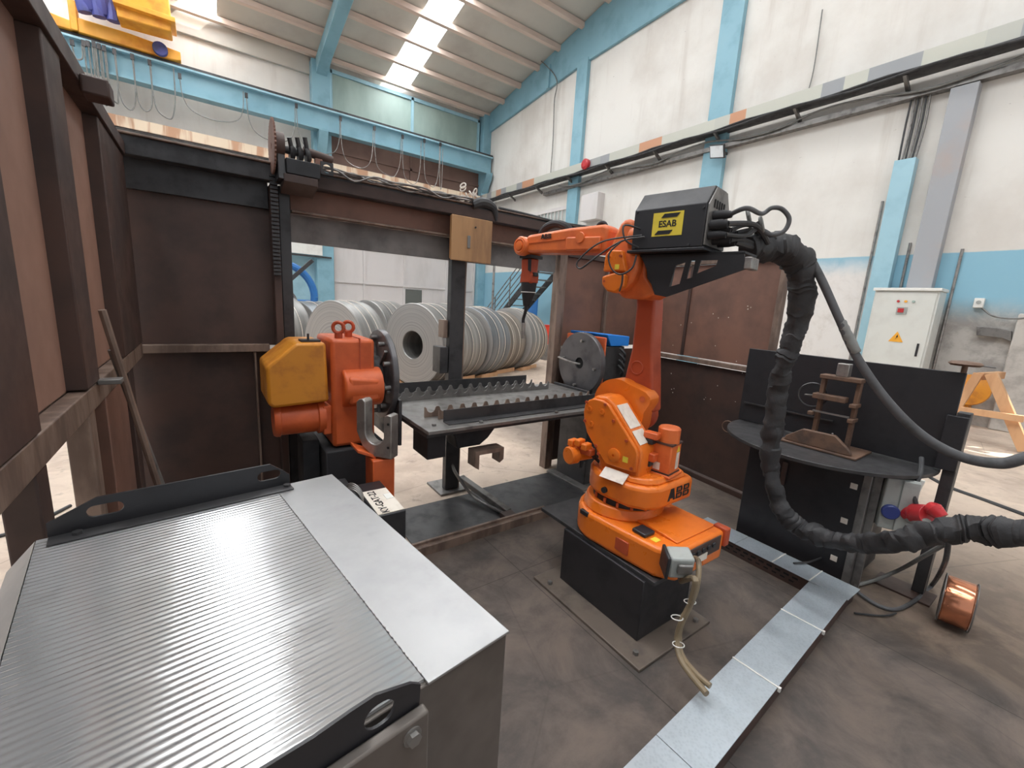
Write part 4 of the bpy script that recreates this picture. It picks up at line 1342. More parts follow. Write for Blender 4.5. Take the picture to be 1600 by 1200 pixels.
# --- elbow housing
elb = [(.223, 1.80), (.229, 1.90), (.20, 1.985), (.178, 2.032), (.155, 2.050), (.13, 2.052), (.105, 2.038), (.088, 2.0), (.087, 1.89), (.055, 1.872), (.055, 1.80), (.075, 1.745), (.122, 1.70), (.16, 1.695), (.205, 1.73)]
rp(MB().prism([(a - .01, b) for a, b in elb], -.06, .09, 'y'), 'elbow_housing', 'orange_arm', .02, seg=3)
rp(MB().lathe([(0, 0), (.07, 0), (.085, .015), (.085, .04), (0, .04)], (.12, .02, 1.955), (-1, 0, 0), 32), 'axis_motor', 'orange_arm')
rp(MB().prism([(.15, 1.66), (.20, 1.71), (.215, 1.80), (.19, 1.86), (.03, 1.862), (.022, 1.775), (-.045, 1.692), (.03, 1.655)], -.16, .03, 'y'), 'elbow_joint', 'orange_arm', .016, seg=3)
rp(MB().prism([(.218, 1.765), (.216, 1.725), (.18, 1.688), (.13, 1.68), (.085, 1.715), (.085, 1.775), (.14, 1.785)], .09, .135, 'y'), 'gear_cover', 'orange', .01, seg=3)
rp(MB().prism([(.222, 1.79), (.216, 1.88), (.19, 1.90), (.12, 1.895), (.085, 1.79)], .09, .125, 'y'), 'motor_plate', 'orange', .008)
rp(MB().lathe([(0, 0), (.05, 0), (.050, .01), (.050, .05), (0, .05)], (.112, .035, 1.82), (0, 1, 0), 30), 'elbow_motor', 'orange_arm')
rp(MB().box(.125, .150, .1255, .127, 1.80, 1.825), 'yellow_label', 'yellow')
for (a, b) in ((.19, 1.865), (.12, 1.865), (.20, 1.74)):
    rp(MB().cyl((a, .12, b), (a, .137, b), .007, n=6), 'cover_bolt', 'red_and_shaded')

# --- upper arm tube
ua = [(.245, 1.90), (.235, 2.02), (.27, 2.040), (.50, 2.038), (.82, 2.020), (.84, 1.99), (.84, 1.93), (.80, 1.912), (.50, 1.90), (.27, 1.89)]
rp(MB().prism(ua, -.045, .085, 'y'), 'upper_arm', 'orange_arm', .018, seg=3)
rp(MB().prism([(.27, 1.905), (.27, 1.975), (.50, 1.985), (.50, 1.91)], .085, .105, 'y'), 'arm_cover', 'orange_arm', .008)
rp(MB().prism([(.52, 1.975), (.80, 1.968), (.80, 1.974), (.52, 1.981)], .085, .090, 'y'), 'cast_ridge', 'orange_arm')
rp(MB().lathe([(0, 0), (.027, 0), (.03, .006), (.028, .012), (0, .012)], (.40, .10, 1.975), (0, 1, 0), 24), 'cover_boss', 'orange_arm')
Ta = frame((.66, .0905, 2.0), (-1, 0, 0), (0, 0, 1))
rp(abb(MB(), Ta, .027), 'maker_lettering', 'black_ink')
for s_ in (-.045, .085):
    pass
rp(MB().lathe([(0, -.16), (.05, -.16), (.058, -.15), (.058, .0), (.05, .012), (.026, .012), (.026, .02), (.016, .022), (0, .022)], (.862, .095, 1.955), (0, 1, 0), 36), 'wrist', 'orange_arm')
rp(MB().torus((.862, .106, 1.955), (0, 1, 0), .040, .005, 30, 6), 'wrist_ring', 'orange_arm')
rp(MB().box(.80, .90, -.05, .06, 1.885, 1.905), 'wrist_flange', 'black')
# cables around the elbow
ec_ = MB()
for k_, pts in enumerate(([(.02, .12, 1.96), (.20, .19, 1.93), (.33, .20, 1.84), (.31, .20, 1.80), (.22, .19, 1.86), (.10, .17, 1.93), (0, .13, 1.95)],
                          [(.03, .11, 1.99), (.08, .19, 2.0), (.06, .2, 1.93), (.02, .14, 1.90)],
                          [(.10, .17, 1.93), (.15, .19, 1.87), (.13, .19, 1.80), (.08, .18, 1.77), (.02, .18, 1.80), (.01, .17, 1.86)],
                          [(.08, .16, 1.77), (.085, .15, 1.73), (.10, .14, 1.69)])):
    ec_.tube(smooth_path(pts, 8), .0045, 6)
rp(ec_, 'elbow_cables', 'cable')
hb2 = MB().tube(smooth_path([(.83, -.05, 2.02), (.80, -.05, 2.075), (.71, -.05, 2.098), (.62, -.05, 2.07), (.58, -.05, 2.02)]), .024, 10)
rp(hb2, 'hose_arch', 'black_matt')
rp(MB().torus((.37, -.05, 2.045), (0, 1, 0), .03, .012, 24, 8), 'hose_arch', 'black_matt')

# --- motors on the turret
mr = MB().box(-.225, -.115, -.10, .02, .77, .93)
mo = rp(mr, 'rear_motor', 'orange_arm', .008)
for (b0, b1) in ((.925, .935), (.768, .776)):
    rp(MB().box(-.228, -.112, -.103, .023, b0, b1), 'motor_seam', 'rust_dark')
rp(MB().box(-.24, -.10, -.115, .035, .755, .768), 'motor_flange', 'orange_arm', .004)
rp(MB().lathe([(0, 0), (.056, 0), (.056, .075), (.050, .082), (0, .082)], (-.175, -.04, .93), (0, 0, 1), 30), 'motor_cap', 'orange_arm')
for (z0, z1) in ((.83, .875), (.95, .985)):
    rp(MB().box(-.16, -.085, .02, .07, z0, z1), 'motor_connector', 'orange_red', .006)
    rp(MB().box(-.14, -.07, .025, .068, z0 - .028, z0), 'connector_clamp', 'black', .003)
rp(MB().box(-.172, -.135, .0203, .0215, .785, .825), 'motor_label', 'label')
rp(MB().box(-.2265, -.2255, -.08, -.045, .79, .88), 'warning_label', 'label')
rp(MB().prism([(-.08, .885), (-.045, .885), (-.0625, .915)], -.2275, -.2255, 'x'), 'warning_triangle', 'yellow')
lm = rp(MB().lathe([(0, 0), (.044, 0), (.050, .006), (.050, .05), (.040, .055), (.040, .16), (0, .16)], (.255, .245, .785), (-.25, -1, 0), 32), 'side_motor', 'orange')
for i in range(3):
    rp(MB().box(.17 + .045 * i - .018, .17 + .045 * i + .018, .17, .23, .835 + .012 * (i % 2), .872 + .012 * (i % 2)), 'motor_connector', 'orange', .006)
rp(MB().box(.14, .29, .15, .20, .80, .84), 'connector_block', 'orange_red', .006)
cc = MB()
for i in range(3):
    cc.tube(smooth_path([(.24 - .03 * i, .19, .83), (.20 - .02 * i, .14, .80), (.16, .10, .76), (.12, .10, .74)]), .010, 6)
rp(cc, 'motor_cables', 'black_matt')

# connector box at the tail of the base
jb = thing('connector_box', 'dirty gray cable connector box at the rear corner of the robot base', 'connector', (1.66, .93, .36))
Tj = frame((1.66, .945, .50), Vector((.75, -.6, .05)), Vector((-.1, -.1, .9)))
MB().box(-.05, .055, -.055, .05, -.045, .045, Tj).build('housing', 'gray_plastic', jb, .01)
MB().box(-.065, -.05, -.06, .055, -.05, .05, Tj).build('flange', 'black', jb, .006)
MB().box(-.02, .045, -.02, .03, .045, .062, Tj).build('cover', 'steel_mid', jb, .006)
MB().cyl(Tj @ Vector((.02, -.055, 0)), Tj @ Vector((.03, -.11, 0)), .016, .013).build('cable_gland', 'steel_mid', jb)
cq = MB()
g0 = Tj @ Vector((.03, -.11, 0))
cq.tube(smooth_path([g0, AD(1086, 905, 1.78), AD(1080, 940, 1.82), AD(1066, 970, 1.85), AD(1058, 1000, 1.87), AD(1066, 1035, 1.80), AD(1104, 1084, 1.66)], 8), .013, 10)
cq.tube(smooth_path([Vector((1.80, .95, .47)), AD(1092, 880, 1.9), AD(1088, 920, 1.84), AD(1074, 955, 1.86), AD(1062, 985, 1.88), AD(1064, 1020, 1.85), AD(1085, 1050, 1.75), AD(1110, 1072, 1.69)], 8), .012, 10)
tag(cq.build('robot_power_cables', 'tan_hose'), 'pair of grimy tan cables hanging from the robot base to the duct', 'cables')
for (px, py) in ((1078, 940), (1058, 965), (1060, 1007)):
    c = AD(px, py, 1.84)
    o = MB().torus(c, (0.1, .2, 1), .024, .0025, 18, 5).build('cable_tie', 'zip')
    tag(o, {940: 'upper white tie round the tan robot cables', 965: 'middle white tie round the tan robot cables', 1007: 'lowest white tie round the tan robot cables'}[py], 'cable tie')

# --- welding torch
wt = thing('welding_torch', 'red and black welding torch with slim bent neck hanging from the robot wrist', 'torch', RC, TH)


def lp(mb, name, mat, par, bev=0.0):
    return mb.build(name, mat, par, bev, local=True)


tx = .855
lp(MB().prism([(tx - .045, 1.885), (tx + .045, 1.885), (tx + .04, 1.80), (tx + .045, 1.785), (tx + .05, 1.73), (tx - .05, 1.73), (tx - .055, 1.79), (tx - .04, 1.80)], -.03, .045, 'y'), 'torch_body', 'red_and_shaded', wt, .012)
lp(MB().prism([(tx - .047, 1.88), (tx - .02, 1.88), (tx - .025, 1.81), (tx - .05, 1.80)], .046, .05, 'y'), 'body_inset', 'black', wt)
lp(MB().box(tx - .065, tx - .045, -.01, .03, 1.775, 1.80), 'trigger_lug', 'black', wt, .004)
lp(MB().tube([(tx, .005, 1.735), (tx, .005, 1.68), (tx + .004, .005, 1.64), (tx + .01, .005, 1.585)], [.052, .046, .036, .022], 24), 'rubber_boot', 'black_matt', wt)
lp(MB().torus((tx, .005, 1.675), (0, 0, 1), .047, .003, 28, 6), 'white_tie', 'zip', wt)
lp(MB().tube(smooth_path([(tx + .01, .005, 1.60), (tx + .015, .005, 1.55), (tx + .03, .005, 1.50), (tx + .028, .005, 1.46)]), .011, 12), 'torch_neck', 'black', wt)
lp(MB().tube([(tx + .028, .005, 1.475), (tx + .026, .005, 1.40), (tx + .025, .005, 1.37)], [.014, .014, .010], 16), 'gas_nozzle', 'steel_raw', wt)

# --- wire feeder and its bracket
wf = thing('wire_feeder', 'black wire feeder box with yellow sticker on top of the robot elbow', 'wire feeder', RC, TH)
hexs = [(.118, 1.895), (.118, 2.078), (.045, 2.165), (-.09, 2.165), (-.135, 2.095), (-.135, 1.895)]
lp(MB().prism(hexs, -.275, .072, 'x'), 'case', 'black', wf, .004)
lp(MB().prism([(a * .94, (b - 2.02) * .94 + 2.02) for a, b in hexs], -.283, -.2755, 'x'), 'rear_panel', 'steel_mid', wf, .002)
vs = MB()
for r_i in range(2):
    for i in range(5):
        s_ = .055 - .028 * i if r_i == 0 else .04 - .028 * i
        z_ = 2.085 if r_i == 0 else 2.04
        vs.box(-.286, -.2832, s_ - .006 - .02 * 0, s_ + .006, z_ - .017, z_ + .017)
o = lp(vs, 'vent_slots', 'hole_dark', wf)
o['kind'] = 'stuff'
lp(MB().box(-.29, .09, -.14, .128, 1.878, 1.892), 'base_plate', 'black', wf, .003)
lp(MB().box(-.177, -.030, .1185, .1197, 1.950, 2.056), 'yellow_sticker', 'yellow', wf)
Te = frame((-.1035, .1205, 2.003), (-1, 0, 0), (0, 0, 1))
lg = MB()
lg.text('ESAB', .040, Te, .0006, .0008)
lg.prism([(-.033, .028), (-.018, .046), (.058, .046), (.042, .028)], 0, .0012, 'z', T=Te)
lg.prism([(-.058, -.046), (-.042, -.028), (.030, -.028), (.014, -.046)], 0, .0012, 'z', T=Te)
for i in range(0):
    pass
lp(lg, 'sticker_lettering', 'black_ink', wf)
for (a, b) in ((.06, 2.07), (.055, 1.905), (-.215, 1.905), (-.262, 2.06)):
    lp(MB().cyl((a, .118, b), (a, .1235, b), .006, n=12), 'case_screw', 'steel_dark', wf)
for i, (sy, z_, r_) in enumerate(((.05, 2.035, .020), (.075, 1.99, .022), (.03, 1.97, .02), (.08, 1.945, .018), (.02, 1.93, .018), (-.05, 1.97, .018), (-.05, 1.93, .02))):
    lp(MB().tube([(-.284, sy, z_), (-.33, sy, z_), (-.36, sy, z_ - .003)], [r_, r_, r_ * .7], 16), 'connector', 'black_matt', wf)
fb = thing('feeder_bracket', 'black triangular bracket carrying the wire feeder behind the robot elbow', 'bracket', RC, TH)
tri = [(.045, 1.876), (-.44, 1.862), (-.455, 1.80), (-.115, 1.672), (-.055, 1.682), (.0, 1.80)]
holes = [[(-.145, 1.82), (-.19, 1.835), (-.175, 1.735), (-.125, 1.72)], [(-.215, 1.84), (-.235, 1.84), (-.23, 1.765), (-.205, 1.757)], [(-.26, 1.84), (-.335, 1.84), (-.33, 1.815), (-.25, 1.782)]]
lp(MB().plate(tri, holes, .060, .068, 'y'), 'side_plate', 'black', fb)
lp(MB().box(-.44, .06, -.106, .059, 1.864, 1.876), 'top_plate', 'black', fb, .002)
lp(MB().prism([(.02, 1.86), (-.07, 1.86), (-.055, 1.70), (.0, 1.76)], -.106, .059, 'y'), 'mounting_block', 'black', fb, .004)
lp(MB().box(-.475, -.445, -.03, .07, 1.80, 1.85), 'end_clamp', 'steel_raw', fb, .004)

# feeder leads
WL = wmat(rob)


def RL(f, s, z):
    return WL @ Vector((f, s, z))


ld = thing('feeder_leads', 'tangle of black and gray leads plugged into the feeder rear', 'cables', RL(-.4, 0, 1.9))
MB().tube(smooth_path([RL(-.355, .05, 2.035), RL(-.42, .06, 2.05), AD(1190, 334, 1.93), AD(1206, 325, 1.93), AD(1222, 327, 1.93), AD(1233, 342, 1.93), AD(1226, 360, 1.94), AD(1208, 367, 1.95), AD(1192, 360, 1.95), AD(1184, 346, 1.95)], 8), .010, 10).build('looped_lead', 'hose_gray', ld)
for (p0, mid, p1, r_) in (((-.355, .075, 1.99), (1180, 352, 1.92), (1200, 380, 2.0), .012), ((-.355, .03, 1.97), (1172, 352, 1.98), (1195, 385, 2.05), .011),
                          ((-.355, .08, 1.945), (1165, 368, 1.92), (1190, 350, 1.95), .010), ((-.355, .02, 1.93), (1160, 375, 1.95), (1205, 392, 2.05), .012),
                          ((-.355, -.05, 1.97), (1190, 360, 2.0), (1225, 385, 2.1), .012), ((-.355, -.05, 1.93), (1170, 385, 1.98), (1215, 398, 2.1), .014)):
    MB().tube(smooth_path([RL(*p0), AD(*mid), AD(*p1)], 10), r_, 8).build('lead', 'cable', ld)
for c in ((1170, 340, 1.95), (1190, 352, 1.96)):
    q = AD(*c)
    MB().torus(q, (.4, -.8, .3), .035, .008, 24, 6).build('lead', 'cable_gray', ld)

# ================================================================== HOSES
def hose(path, name, mat, label, cat, wr=0.0, n=18, sub=14):
    P = smooth_path([AD(a, b, d) for a, b, d, r in path], sub)
    R = []
    for i in range(len(P)):
        t = i / sub
        j = min(int(t), len(path) - 2)
        fr_ = t - j
        r = path[j][3] * (1 - fr_) + path[j + 1][3] * fr_
        if wr:
            r *= 1 + wr * noise.noise(Vector((i * .31, 3.1, 0))) + wr * .8 * noise.noise(Vector((i * .9, 7.7, 2)))
        R.append(r)
    mb = MB().tube(P, R, n)
    if wr:
        for v in mb.bm.verts:
            v.co += Vector((noise.noise(v.co * 13), noise.noise(v.co * 13 + Vector((5, 5, 5))), noise.noise(v.co * 22 + Vector((9, 1, 3))))) * .020
    return tag(mb.build(name, mat), label, cat)


hose([(1165, 390, 2.02, .05), (1192, 386, 2.08, .062), (1222, 388, 2.12, .068), (1247, 412, 2.16, .066), (1254, 452, 2.2, .060), (1247, 500, 2.26, .056), (1232, 550, 2.3, .052), (1220, 590, 2.36, .052), (1211, 640, 2.42, .054), (1204, 700, 2.46, .052),
      (1208, 760, 2.48, .046), (1224, 800, 2.46, .048), (1252, 826, 2.42, .052), (1300, 843, 2.3, .046), (1350, 849, 2.15, .045), (1400, 846, 2.0, .046), (1440, 836, 1.93, .052), (1480, 829, 1.88, .058), (1540, 828, 1.8, .058), (1585, 832, 1.72, .052), (1625, 834, 1.66, .040), (1680, 838, 1.6, .038)],
     'leather_sleeve', 'leather', 'thick wrinkled black leather hose sleeve falling from the feeder and leaving right', 'hose sleeve', .15)
hose([(1262, 395, 2.15, .018), (1285, 440, 2.12, .019), (1312, 500, 2.08, .018), (1340, 560, 2.05, .019), (1385, 625, 2.0, .020), (1440, 680, 1.95, .021), (1500, 713, 1.9, .022), (1560, 724, 1.85, .024), (1600, 716, 1.8, .024), (1680, 690, 1.75, .024)],
     'wire_conduit', 'hose_gray', 'smooth dark gray wire conduit curving from the feeder to the right edge', 'conduit', 0)
tw_ = MB().tube(smooth_path([AD(1314, 502, 2.08), AD(1326, 528, 2.065), AD(1338, 552, 2.05)], 6), [.019, .022, .020, .023, .021, .023, .024, .022, .024, .023, .022, .023, .019], 12)
tag(tw_.build('tape_wrap', 'cable_gray'), 'gray tape wrapped round the dark wire conduit', 'tape')

# ================================================================== GALVANISED CABLE DUCT
dt = thing('cable_duct', 'bright galvanised steel cable duct bent in an L on the cell floor', 'duct', (2.9, .7, 0))
DH = .085
L1 = frame((2.895, .60, 0), (0.02, 1, 0), (-1, .02, 0))
MB().box(-.0, .90, -.085, .085, 0, DH, L1).build('duct_body', 'rust_dark', dt, .002)
MB().box(-.02, .62, -.092, .092, DH, DH + .004, L1).build('duct_cover', 'galv', dt, .001)
MB().box(.623, .93, -.092, .092, DH, DH + .004, L1).build('duct_cover', 'galv', dt, .001)
sl = MB()
for i in range(14):
    sl.box(.23 + i * .05, .262 + i * .05, .0852, .0862, .05, .062, L1)
    sl.box(.25 + i * .05, .277 + i * .05, .0852, .0862, .025, .034, L1)
sl.build('side_slots', 'hole_dark', dt)['kind'] = 'stuff'
P2, Q2 = Vector((2.99, .690, 0)), Vector((-.9, .49, 0))
dv2 = (Q2 - P2).normalized()
L2 = frame(P2, dv2, (-dv2.y, dv2.x, 0))
MB().box(.0, 2.4, -.085, .085, 0, DH - .002, L2).build('duct_body', 'rust_dark', dt, .002)
cuts = [.185, .60, 1.15, 1.75, 2.4]
for a, c in zip(cuts, cuts[1:]):
    MB().box(a + .002, c - .001, -.092, .092, DH, DH + .004, L2).build('duct_cover', 'galv', dt, .001)
for a in (.60, 1.15):
    t_ = MB()
    t_.box(a - .004, a + .004, -.094, .094, DH + .0045, DH + .0065, L2)
    t_.box(a - .007, a + .007, .094, .104, DH - .01, DH + .008, L2)
    t_.build('cable_tie', 'zip', dt)
t_ = MB().box(.378, .386, -.094, .094, DH + .0045, DH + .0065, L1)
t_.build('cable_tie', 'zip', dt)
t_ = MB().box(.17, .176, -.094, .094, DH + .0045, DH + .0065, L1)
t_.build('cable_tie', 'zip', dt)
stub = MB().box(0, .5, -.03, .03, 0, .03, frame((1.495, .40, 0), (.55, -.83, 0), (.83, .55, 0)))
tag(stub.build('flat_bar', 'rust_dark', bevel=.003), 'rusty flat bar end sticking out below the duct at the bottom', 'bar')

# ================================================================== TURNTABLE STATION
tt = thing('turntable_station', 'dark round welding turntable on a black cabinet at the right', 'turntable', (3.42, 1.03, 0))
MB().prism([(3.11, .665), (3.11, 1.36), (3.62, 1.42), (3.62, .665)], 0.02, .755, 'z').build('cabinet', 'black', tt, .006)
MB().box(3.10, 3.14, .66, .70, 0, .75).build('corner_frame', 'steel_mid', tt, .003)
MB().box(3.135, 3.16, .62, .66, 0, .75).build('corner_frame', 'steel_mid', tt, .003)
MB().prism([(3.42 + .60 * math.cos(t), 1.035 + .59 * math.sin(t)) for t in [2 * PI * k / 72 for k in range(72)]], .762, .785, 'z').build('round_top', 'steel_dark', tt, .003)
MB().box(3.44, 3.465, .44, 1.63, .79, 1.36).build('divider_screen', 'black', tt, .003)
MB().box(3.425, 3.438, 1.0, 1.60, .93, .94).build('screen_rib', 'steel_dark', tt)
for (yy, zz) in ((.72, .62), (.73, .39), (.74, .13)):
    MB().box(3.103, 3.108, yy, yy + .035, zz, zz + .035).build('hinge', 'label', tt, .001)
MB().box(3.095, 3.108, 1.10, 1.13, .50, .66).build('door_handle', 'rust_dark', tt, .003)
pst = thing('screen_post', 'dark steel post with flat foot and small top disc right of the turntable', 'post', (3.45, .42, 0))
MB().box(3.42, 3.50, .38, .435, .012, 1.14).build('column', 'steel_dark', pst, .004)
MB().box(3.32, 3.50, .33, .60, 0, .012).build('foot_plate', 'rust_dark', pst, .002)
MB().box(3.40, 3.42, .38, .47, .80, 1.12).build('side_plate', 'black', pst, .004)
hw = thing('hand_knob', 'dark mushroom shaped knob on top of the divider screen', 'knob', (3.45, .46, 1.36))
MB().cyl((3.45, .455, 1.361), (3.45, .455, 1.40), .013).build('stem', 'vice_brown', hw)
MB().lathe([(0, 0), (.06, .0), (.072, .012), (.06, .024), (0, .03)], (3.45, .455, 1.40), (0, 0, 1), 32).build('cap', 'vice_brown', hw)
MB().cyl((3.45, .40, 1.41), (3.45, .34, 1.408), .004, n=8).build('pin', 'steel_mid', hw)

vc = thing('welding_fixture', 'brown upright fixture frame with steel jaws standing on the turntable', 'fixture', (3.1, .95, .787))
VX = 3.12
MB().box(VX, VX + .30, .76, 1.19, .787, .80).build('base_plate', 'vice_brown', vc, .003)
MB().prism([(.79, .80), (1.17, .80), (1.16, .83), (1.07, .90), (.89, .905), (.80, .83)], VX + .02, VX + .05, 'x').build('front_plate', 'vice_brown', vc, .006)
for yy in (.86, 1.05):
    MB().box(VX + .15, VX + .19, yy - .012, yy + .012, .80, 1.24).build('upright', 'vice_brown', vc, .003)
MB().box(VX + .12, VX + .21, .845, 1.065, 1.235, 1.262).build('top_bar', 'vice_brown', vc, .004)
MB().box(VX + .10, VX + .17, .90, 1.08, 1.10, 1.135).build('jaw', 'vice_brown', vc, .004)
MB().box(VX + .10, VX + .20, .84, .875, 1.08, 1.105).build('jaw_lug', 'vice_brown', vc, .004)
MB().box(VX + .12, VX + .14, .87, 1.07, 1.01, 1.02).build('guide_bar', 'steel_mid', vc)
MB().box(VX + .10, VX + .20, .84, .87, .985, 1.01).build('jaw_lug', 'vice_brown', vc, .004)
MB().box(VX + .10, VX + .14, 1.06, 1.09, .985, 1.01).build('jaw_lug', 'vice_brown', vc, .004)
MB().box(VX + .13, VX + .19, .92, .985, 1.262, 1.345).build('raw_block', 'steel_raw', vc, .004)
MB().torus((VX + .17, 1.10, 1.11), (1, .25, 0), .08, .006, 30, 6).build('hand_wheel', 'steel_dark', vc)
MB().cyl((VX + .12, 1.13, 1.11), (VX + .18, 1.06, 1.11), .006).build('wheel_spoke', 'steel_mid', vc)
MB().tube([(VX + .10, .93, .80), (VX + .10, .93, .88), (VX + .09, .925, .90)], .006, 8).build('jaw_bolt', 'steel_raw', vc)
rg = MB().torus((3.30, 1.63, .74), (1, .1, 0), .045, .004, 26, 6)
tag(rg.build('wire_ring', 'vice_brown'), 'thin wire ring hanging at the left edge of the turntable', 'ring')

gbx = thing('socket_box', 'gray plastic socket box with blue outlet on the cabinet side', 'socket box', (3.25, .59, .45))
Tg = frame((3.225, .575, .60), Vector((.45, -.9, 0)), Vector((0, 0, 1)))
MB().box(-.07, .075, -.16, .15, -.0, .09, Tg).build('box', 'gray_plastic', gbx, .006)
MB().box(.0, .075, -.155, .145, .09, .10, Tg).build('lid', 'gray_plastic', gbx, .004)
MB().lathe([(0, 0), (.042, 0), (.042, .018), (.036, .024), (0, .024)], Tg @ Vector((-.028, -.05, .09)), Tg.to_3x3() @ Vector((0, 0, 1)), 28).build('blue_outlet', 'plug_blue', gbx)
tf = thing('tag_plate', 'light gray switch lever plate hanging beside the socket box', 'plate', (3.22, .49, .6))
MB().prism([(.50, .76), (.46, .76), (.475, .66), (.50, .60), (.51, .68)], 3.20, 3.215, 'x').build('plate', 'enclosure', tf, .003)
pg = thing('power_plug', 'red industrial power plug with black cable beside the socket box', 'plug', (3.25, .47, .5))
pa, pb = AX(1398, 798, 3.22), AX(1452, 806, 3.12)
MB().tube([pa, pa.lerp(pb, .55), pa.lerp(pb, .6), pb], [.048, .044, .056, .058], 24).build('plug_body', 'plug_red', pg, .003)
MB().tube([pb + Vector((0, 0, .045)), pb + Vector((-.01, -.012, .047)), pb + Vector((-.02, -.05, .02))], [.035, .04, .03], 16).build('flap', 'plug_red', pg, .003)
MB().tube([pa.lerp(pb, .5) + Vector((-.0, 0, -.03)), pb + Vector((-.03, 0, -.04))], .03, 16).build('shroud', 'gray_plastic', pg)
MB().tube(smooth_path([pa.lerp(pb, .6) + Vector((0, 0, .04)), AX(1428, 765, 3.18), AX(1438, 740, 3.22), AX(1440, 715, 3.3)]), .012, 8).build('lead', 'cable', pg)

# loose cables on the floor, right
lc = MB().tube(smooth_path([AZ(1335, 915, .02), AZ(1370, 905, .03), AD(1410, 888, 2.6), AD(1450, 865, 2.2), AD(1480, 848, 2.0)]), .011, 8)
tag(lc.build('floor_cable', 'cable_gray'), 'gray cable rising from the duct corner to the leather sleeve', 'cable')
lc = MB().tube(smooth_path([AD(1482, 845, 1.95), AD(1476, 880, 2.15), AZ(1458, 912, .03), AZ(1430, 938, .012), AZ(1400, 952, .012), AZ(1370, 945, .012), AZ(1340, 925, .02)]), .011, 8)
tag(lc.build('floor_cable', 'hose_gray'), 'dark cable looping over the floor in front of the screen post', 'cable')
lc = MB().tube(smooth_path([AZ(1335, 958, .01), AZ(1380, 962, .01), AZ(1400, 958, .01)]), .005, 6)
tag(lc.build('floor_cable', 'cable'), 'short thin wire lying beside the duct corner', 'cable')
lc = MB().tube(smooth_path([AZ(1240, 880, .10), AZ(1265, 878, .10), AZ(1290, 868, .12)]), .006, 6)
tag(lc.build('cabinet_cable', 'steel_dark'), 'thin cable between the galvanised duct and the black cabinet', 'cable')
lc = MB().tube(smooth_path([AZ(1440, 738, .01), AZ(1480, 760, .01), AZ(1540, 782, .01), AZ(1610, 808, .01)]), .018, 8)
tag(lc.build('floor_cable', 'cable'), 'black cable stretched over the pale floor at the right edge', 'cable')
lc = MB().tube(smooth_path([AZ(-20, 842, .01), AZ(15, 833, .01), AZ(60, 815, .01), AZ(110, 790, .01)]), .012, 8)
tag(lc.build('floor_cable', 'cable'), 'black cable on the pale floor outside the left screen', 'cable')

# copper wire spool
sp = thing('wire_spool', 'copper welding wire spool standing on its rim on the brown floor', 'spool', (3.22, .23, 0))
Pa, Pb = Vector((3.235, .288, .137)), Vector((3.250, .168, .137))
axs = (Pb - Pa).normalized()
W_ = (Pb - Pa).length
MB().lathe([(.04, 0.004), (.122, .004), (.126, .012), (.126, W_ - .012), (.122, W_ - .004), (.04, W_ - .004), (.04, .004)], Pa, axs, 56).build('copper_winding', 'copper', sp)
for (p, s_) in ((Pa, -1), (Pb, 1)):
    q = MB()
    q.torus(p, axs, .132, .003, 48, 6)
    q.torus(p, axs, .045, .003, 30, 6)
    u_ = axs.cross(Vector((0, 0, 1))).normalized()
    w_ = axs.cross(u_)
    for i in range(8):
        a = PI * i / 4 + .2
        d_ = u_ * math.cos(a) + w_ * math.sin(a)
        q.tube([p + d_ * .045, p + d_ * .132], .0025, 6)
    q.build('wire_flange', 'steel_mid', sp)
# dark corner of a plate at the bottom right

# ================================================================== RIBBED ALUMINIUM BOX IN FRONT
BX = thing('aluminium_bench', 'large ribbed aluminium topped bench box in the foreground', 'bench', (.3198, .4167, 0), math.radians(7.5))


KB = .65
ZB = 1.145


def bp(mb, name, mat, bev=0.0):
    for v in mb.bm.verts:
        v.co = Vector((v.co.x * KB, v.co.y * KB, (v.co.z - .9) * KB + ZB))
    return mb.build(name, mat, BX, bev, local=True)


ZT = .90
rib = []
PIT = .0172
nr = int((1.035 - .012) / PIT)
for i in range(nr):
    for t_ in (0, .18, .36, .5, .64, .82):
        hh = .0010 * math.cos(2 * PI * t_)
        rib.append((.012 + (i + t_) * PIT, ZT - .0010 + hh))
rib += [(1.035, ZT), (1.035, ZT - .007), (.012, ZT - .007)]
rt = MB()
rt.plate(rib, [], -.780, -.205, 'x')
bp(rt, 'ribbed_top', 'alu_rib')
bp(MB().box(-.2035, 0, -.002, 1.037, ZT - .006, ZT), 'plain_top', 'alu', .0008)
bp(MB().prism([(-.782, ZT - .001), (-.782, ZT - .005), (-.835, ZT - .075), (-.84, ZT - .07)], .012, 1.035, 'y'), 'chamfer_sheet', 'alu', .0005)
bp(MB().prism([(-.775, ZT - .008), (-.002, ZT - .008), (-.002, -.8615), (-.835, -.8615), (-.835, ZT - .08)], .004, 1.03, 'y'), 'box_body', 'alu_side', .002)
bd = MB()
rr = random.Random(5)
for i in range(60):
    yy = .02 + i * .0168 + rr.random() * .006
    bd.tube([(-.2045 + rr.random() * .002, yy, ZT + .0002), (-.2045, yy + .006 + .006 * rr.random(), ZT + .0004)], .0008 + .0008 * rr.random(), 6)
bp(bd, 'weld_seam', 'steel_raw')['kind'] = 'stuff'


def slot(cx, cz, w, h):
    return [(cx + w * .5 + h * math.cos(t), cz + h * math.sin(t)) for t in [-PI / 2 + PI * k / 8 for k in range(9)]] + \
           [(cx - w * .5 + h * math.cos(t), cz + h * math.sin(t)) for t in [PI / 2 + PI * k / 8 for k in range(9)]]


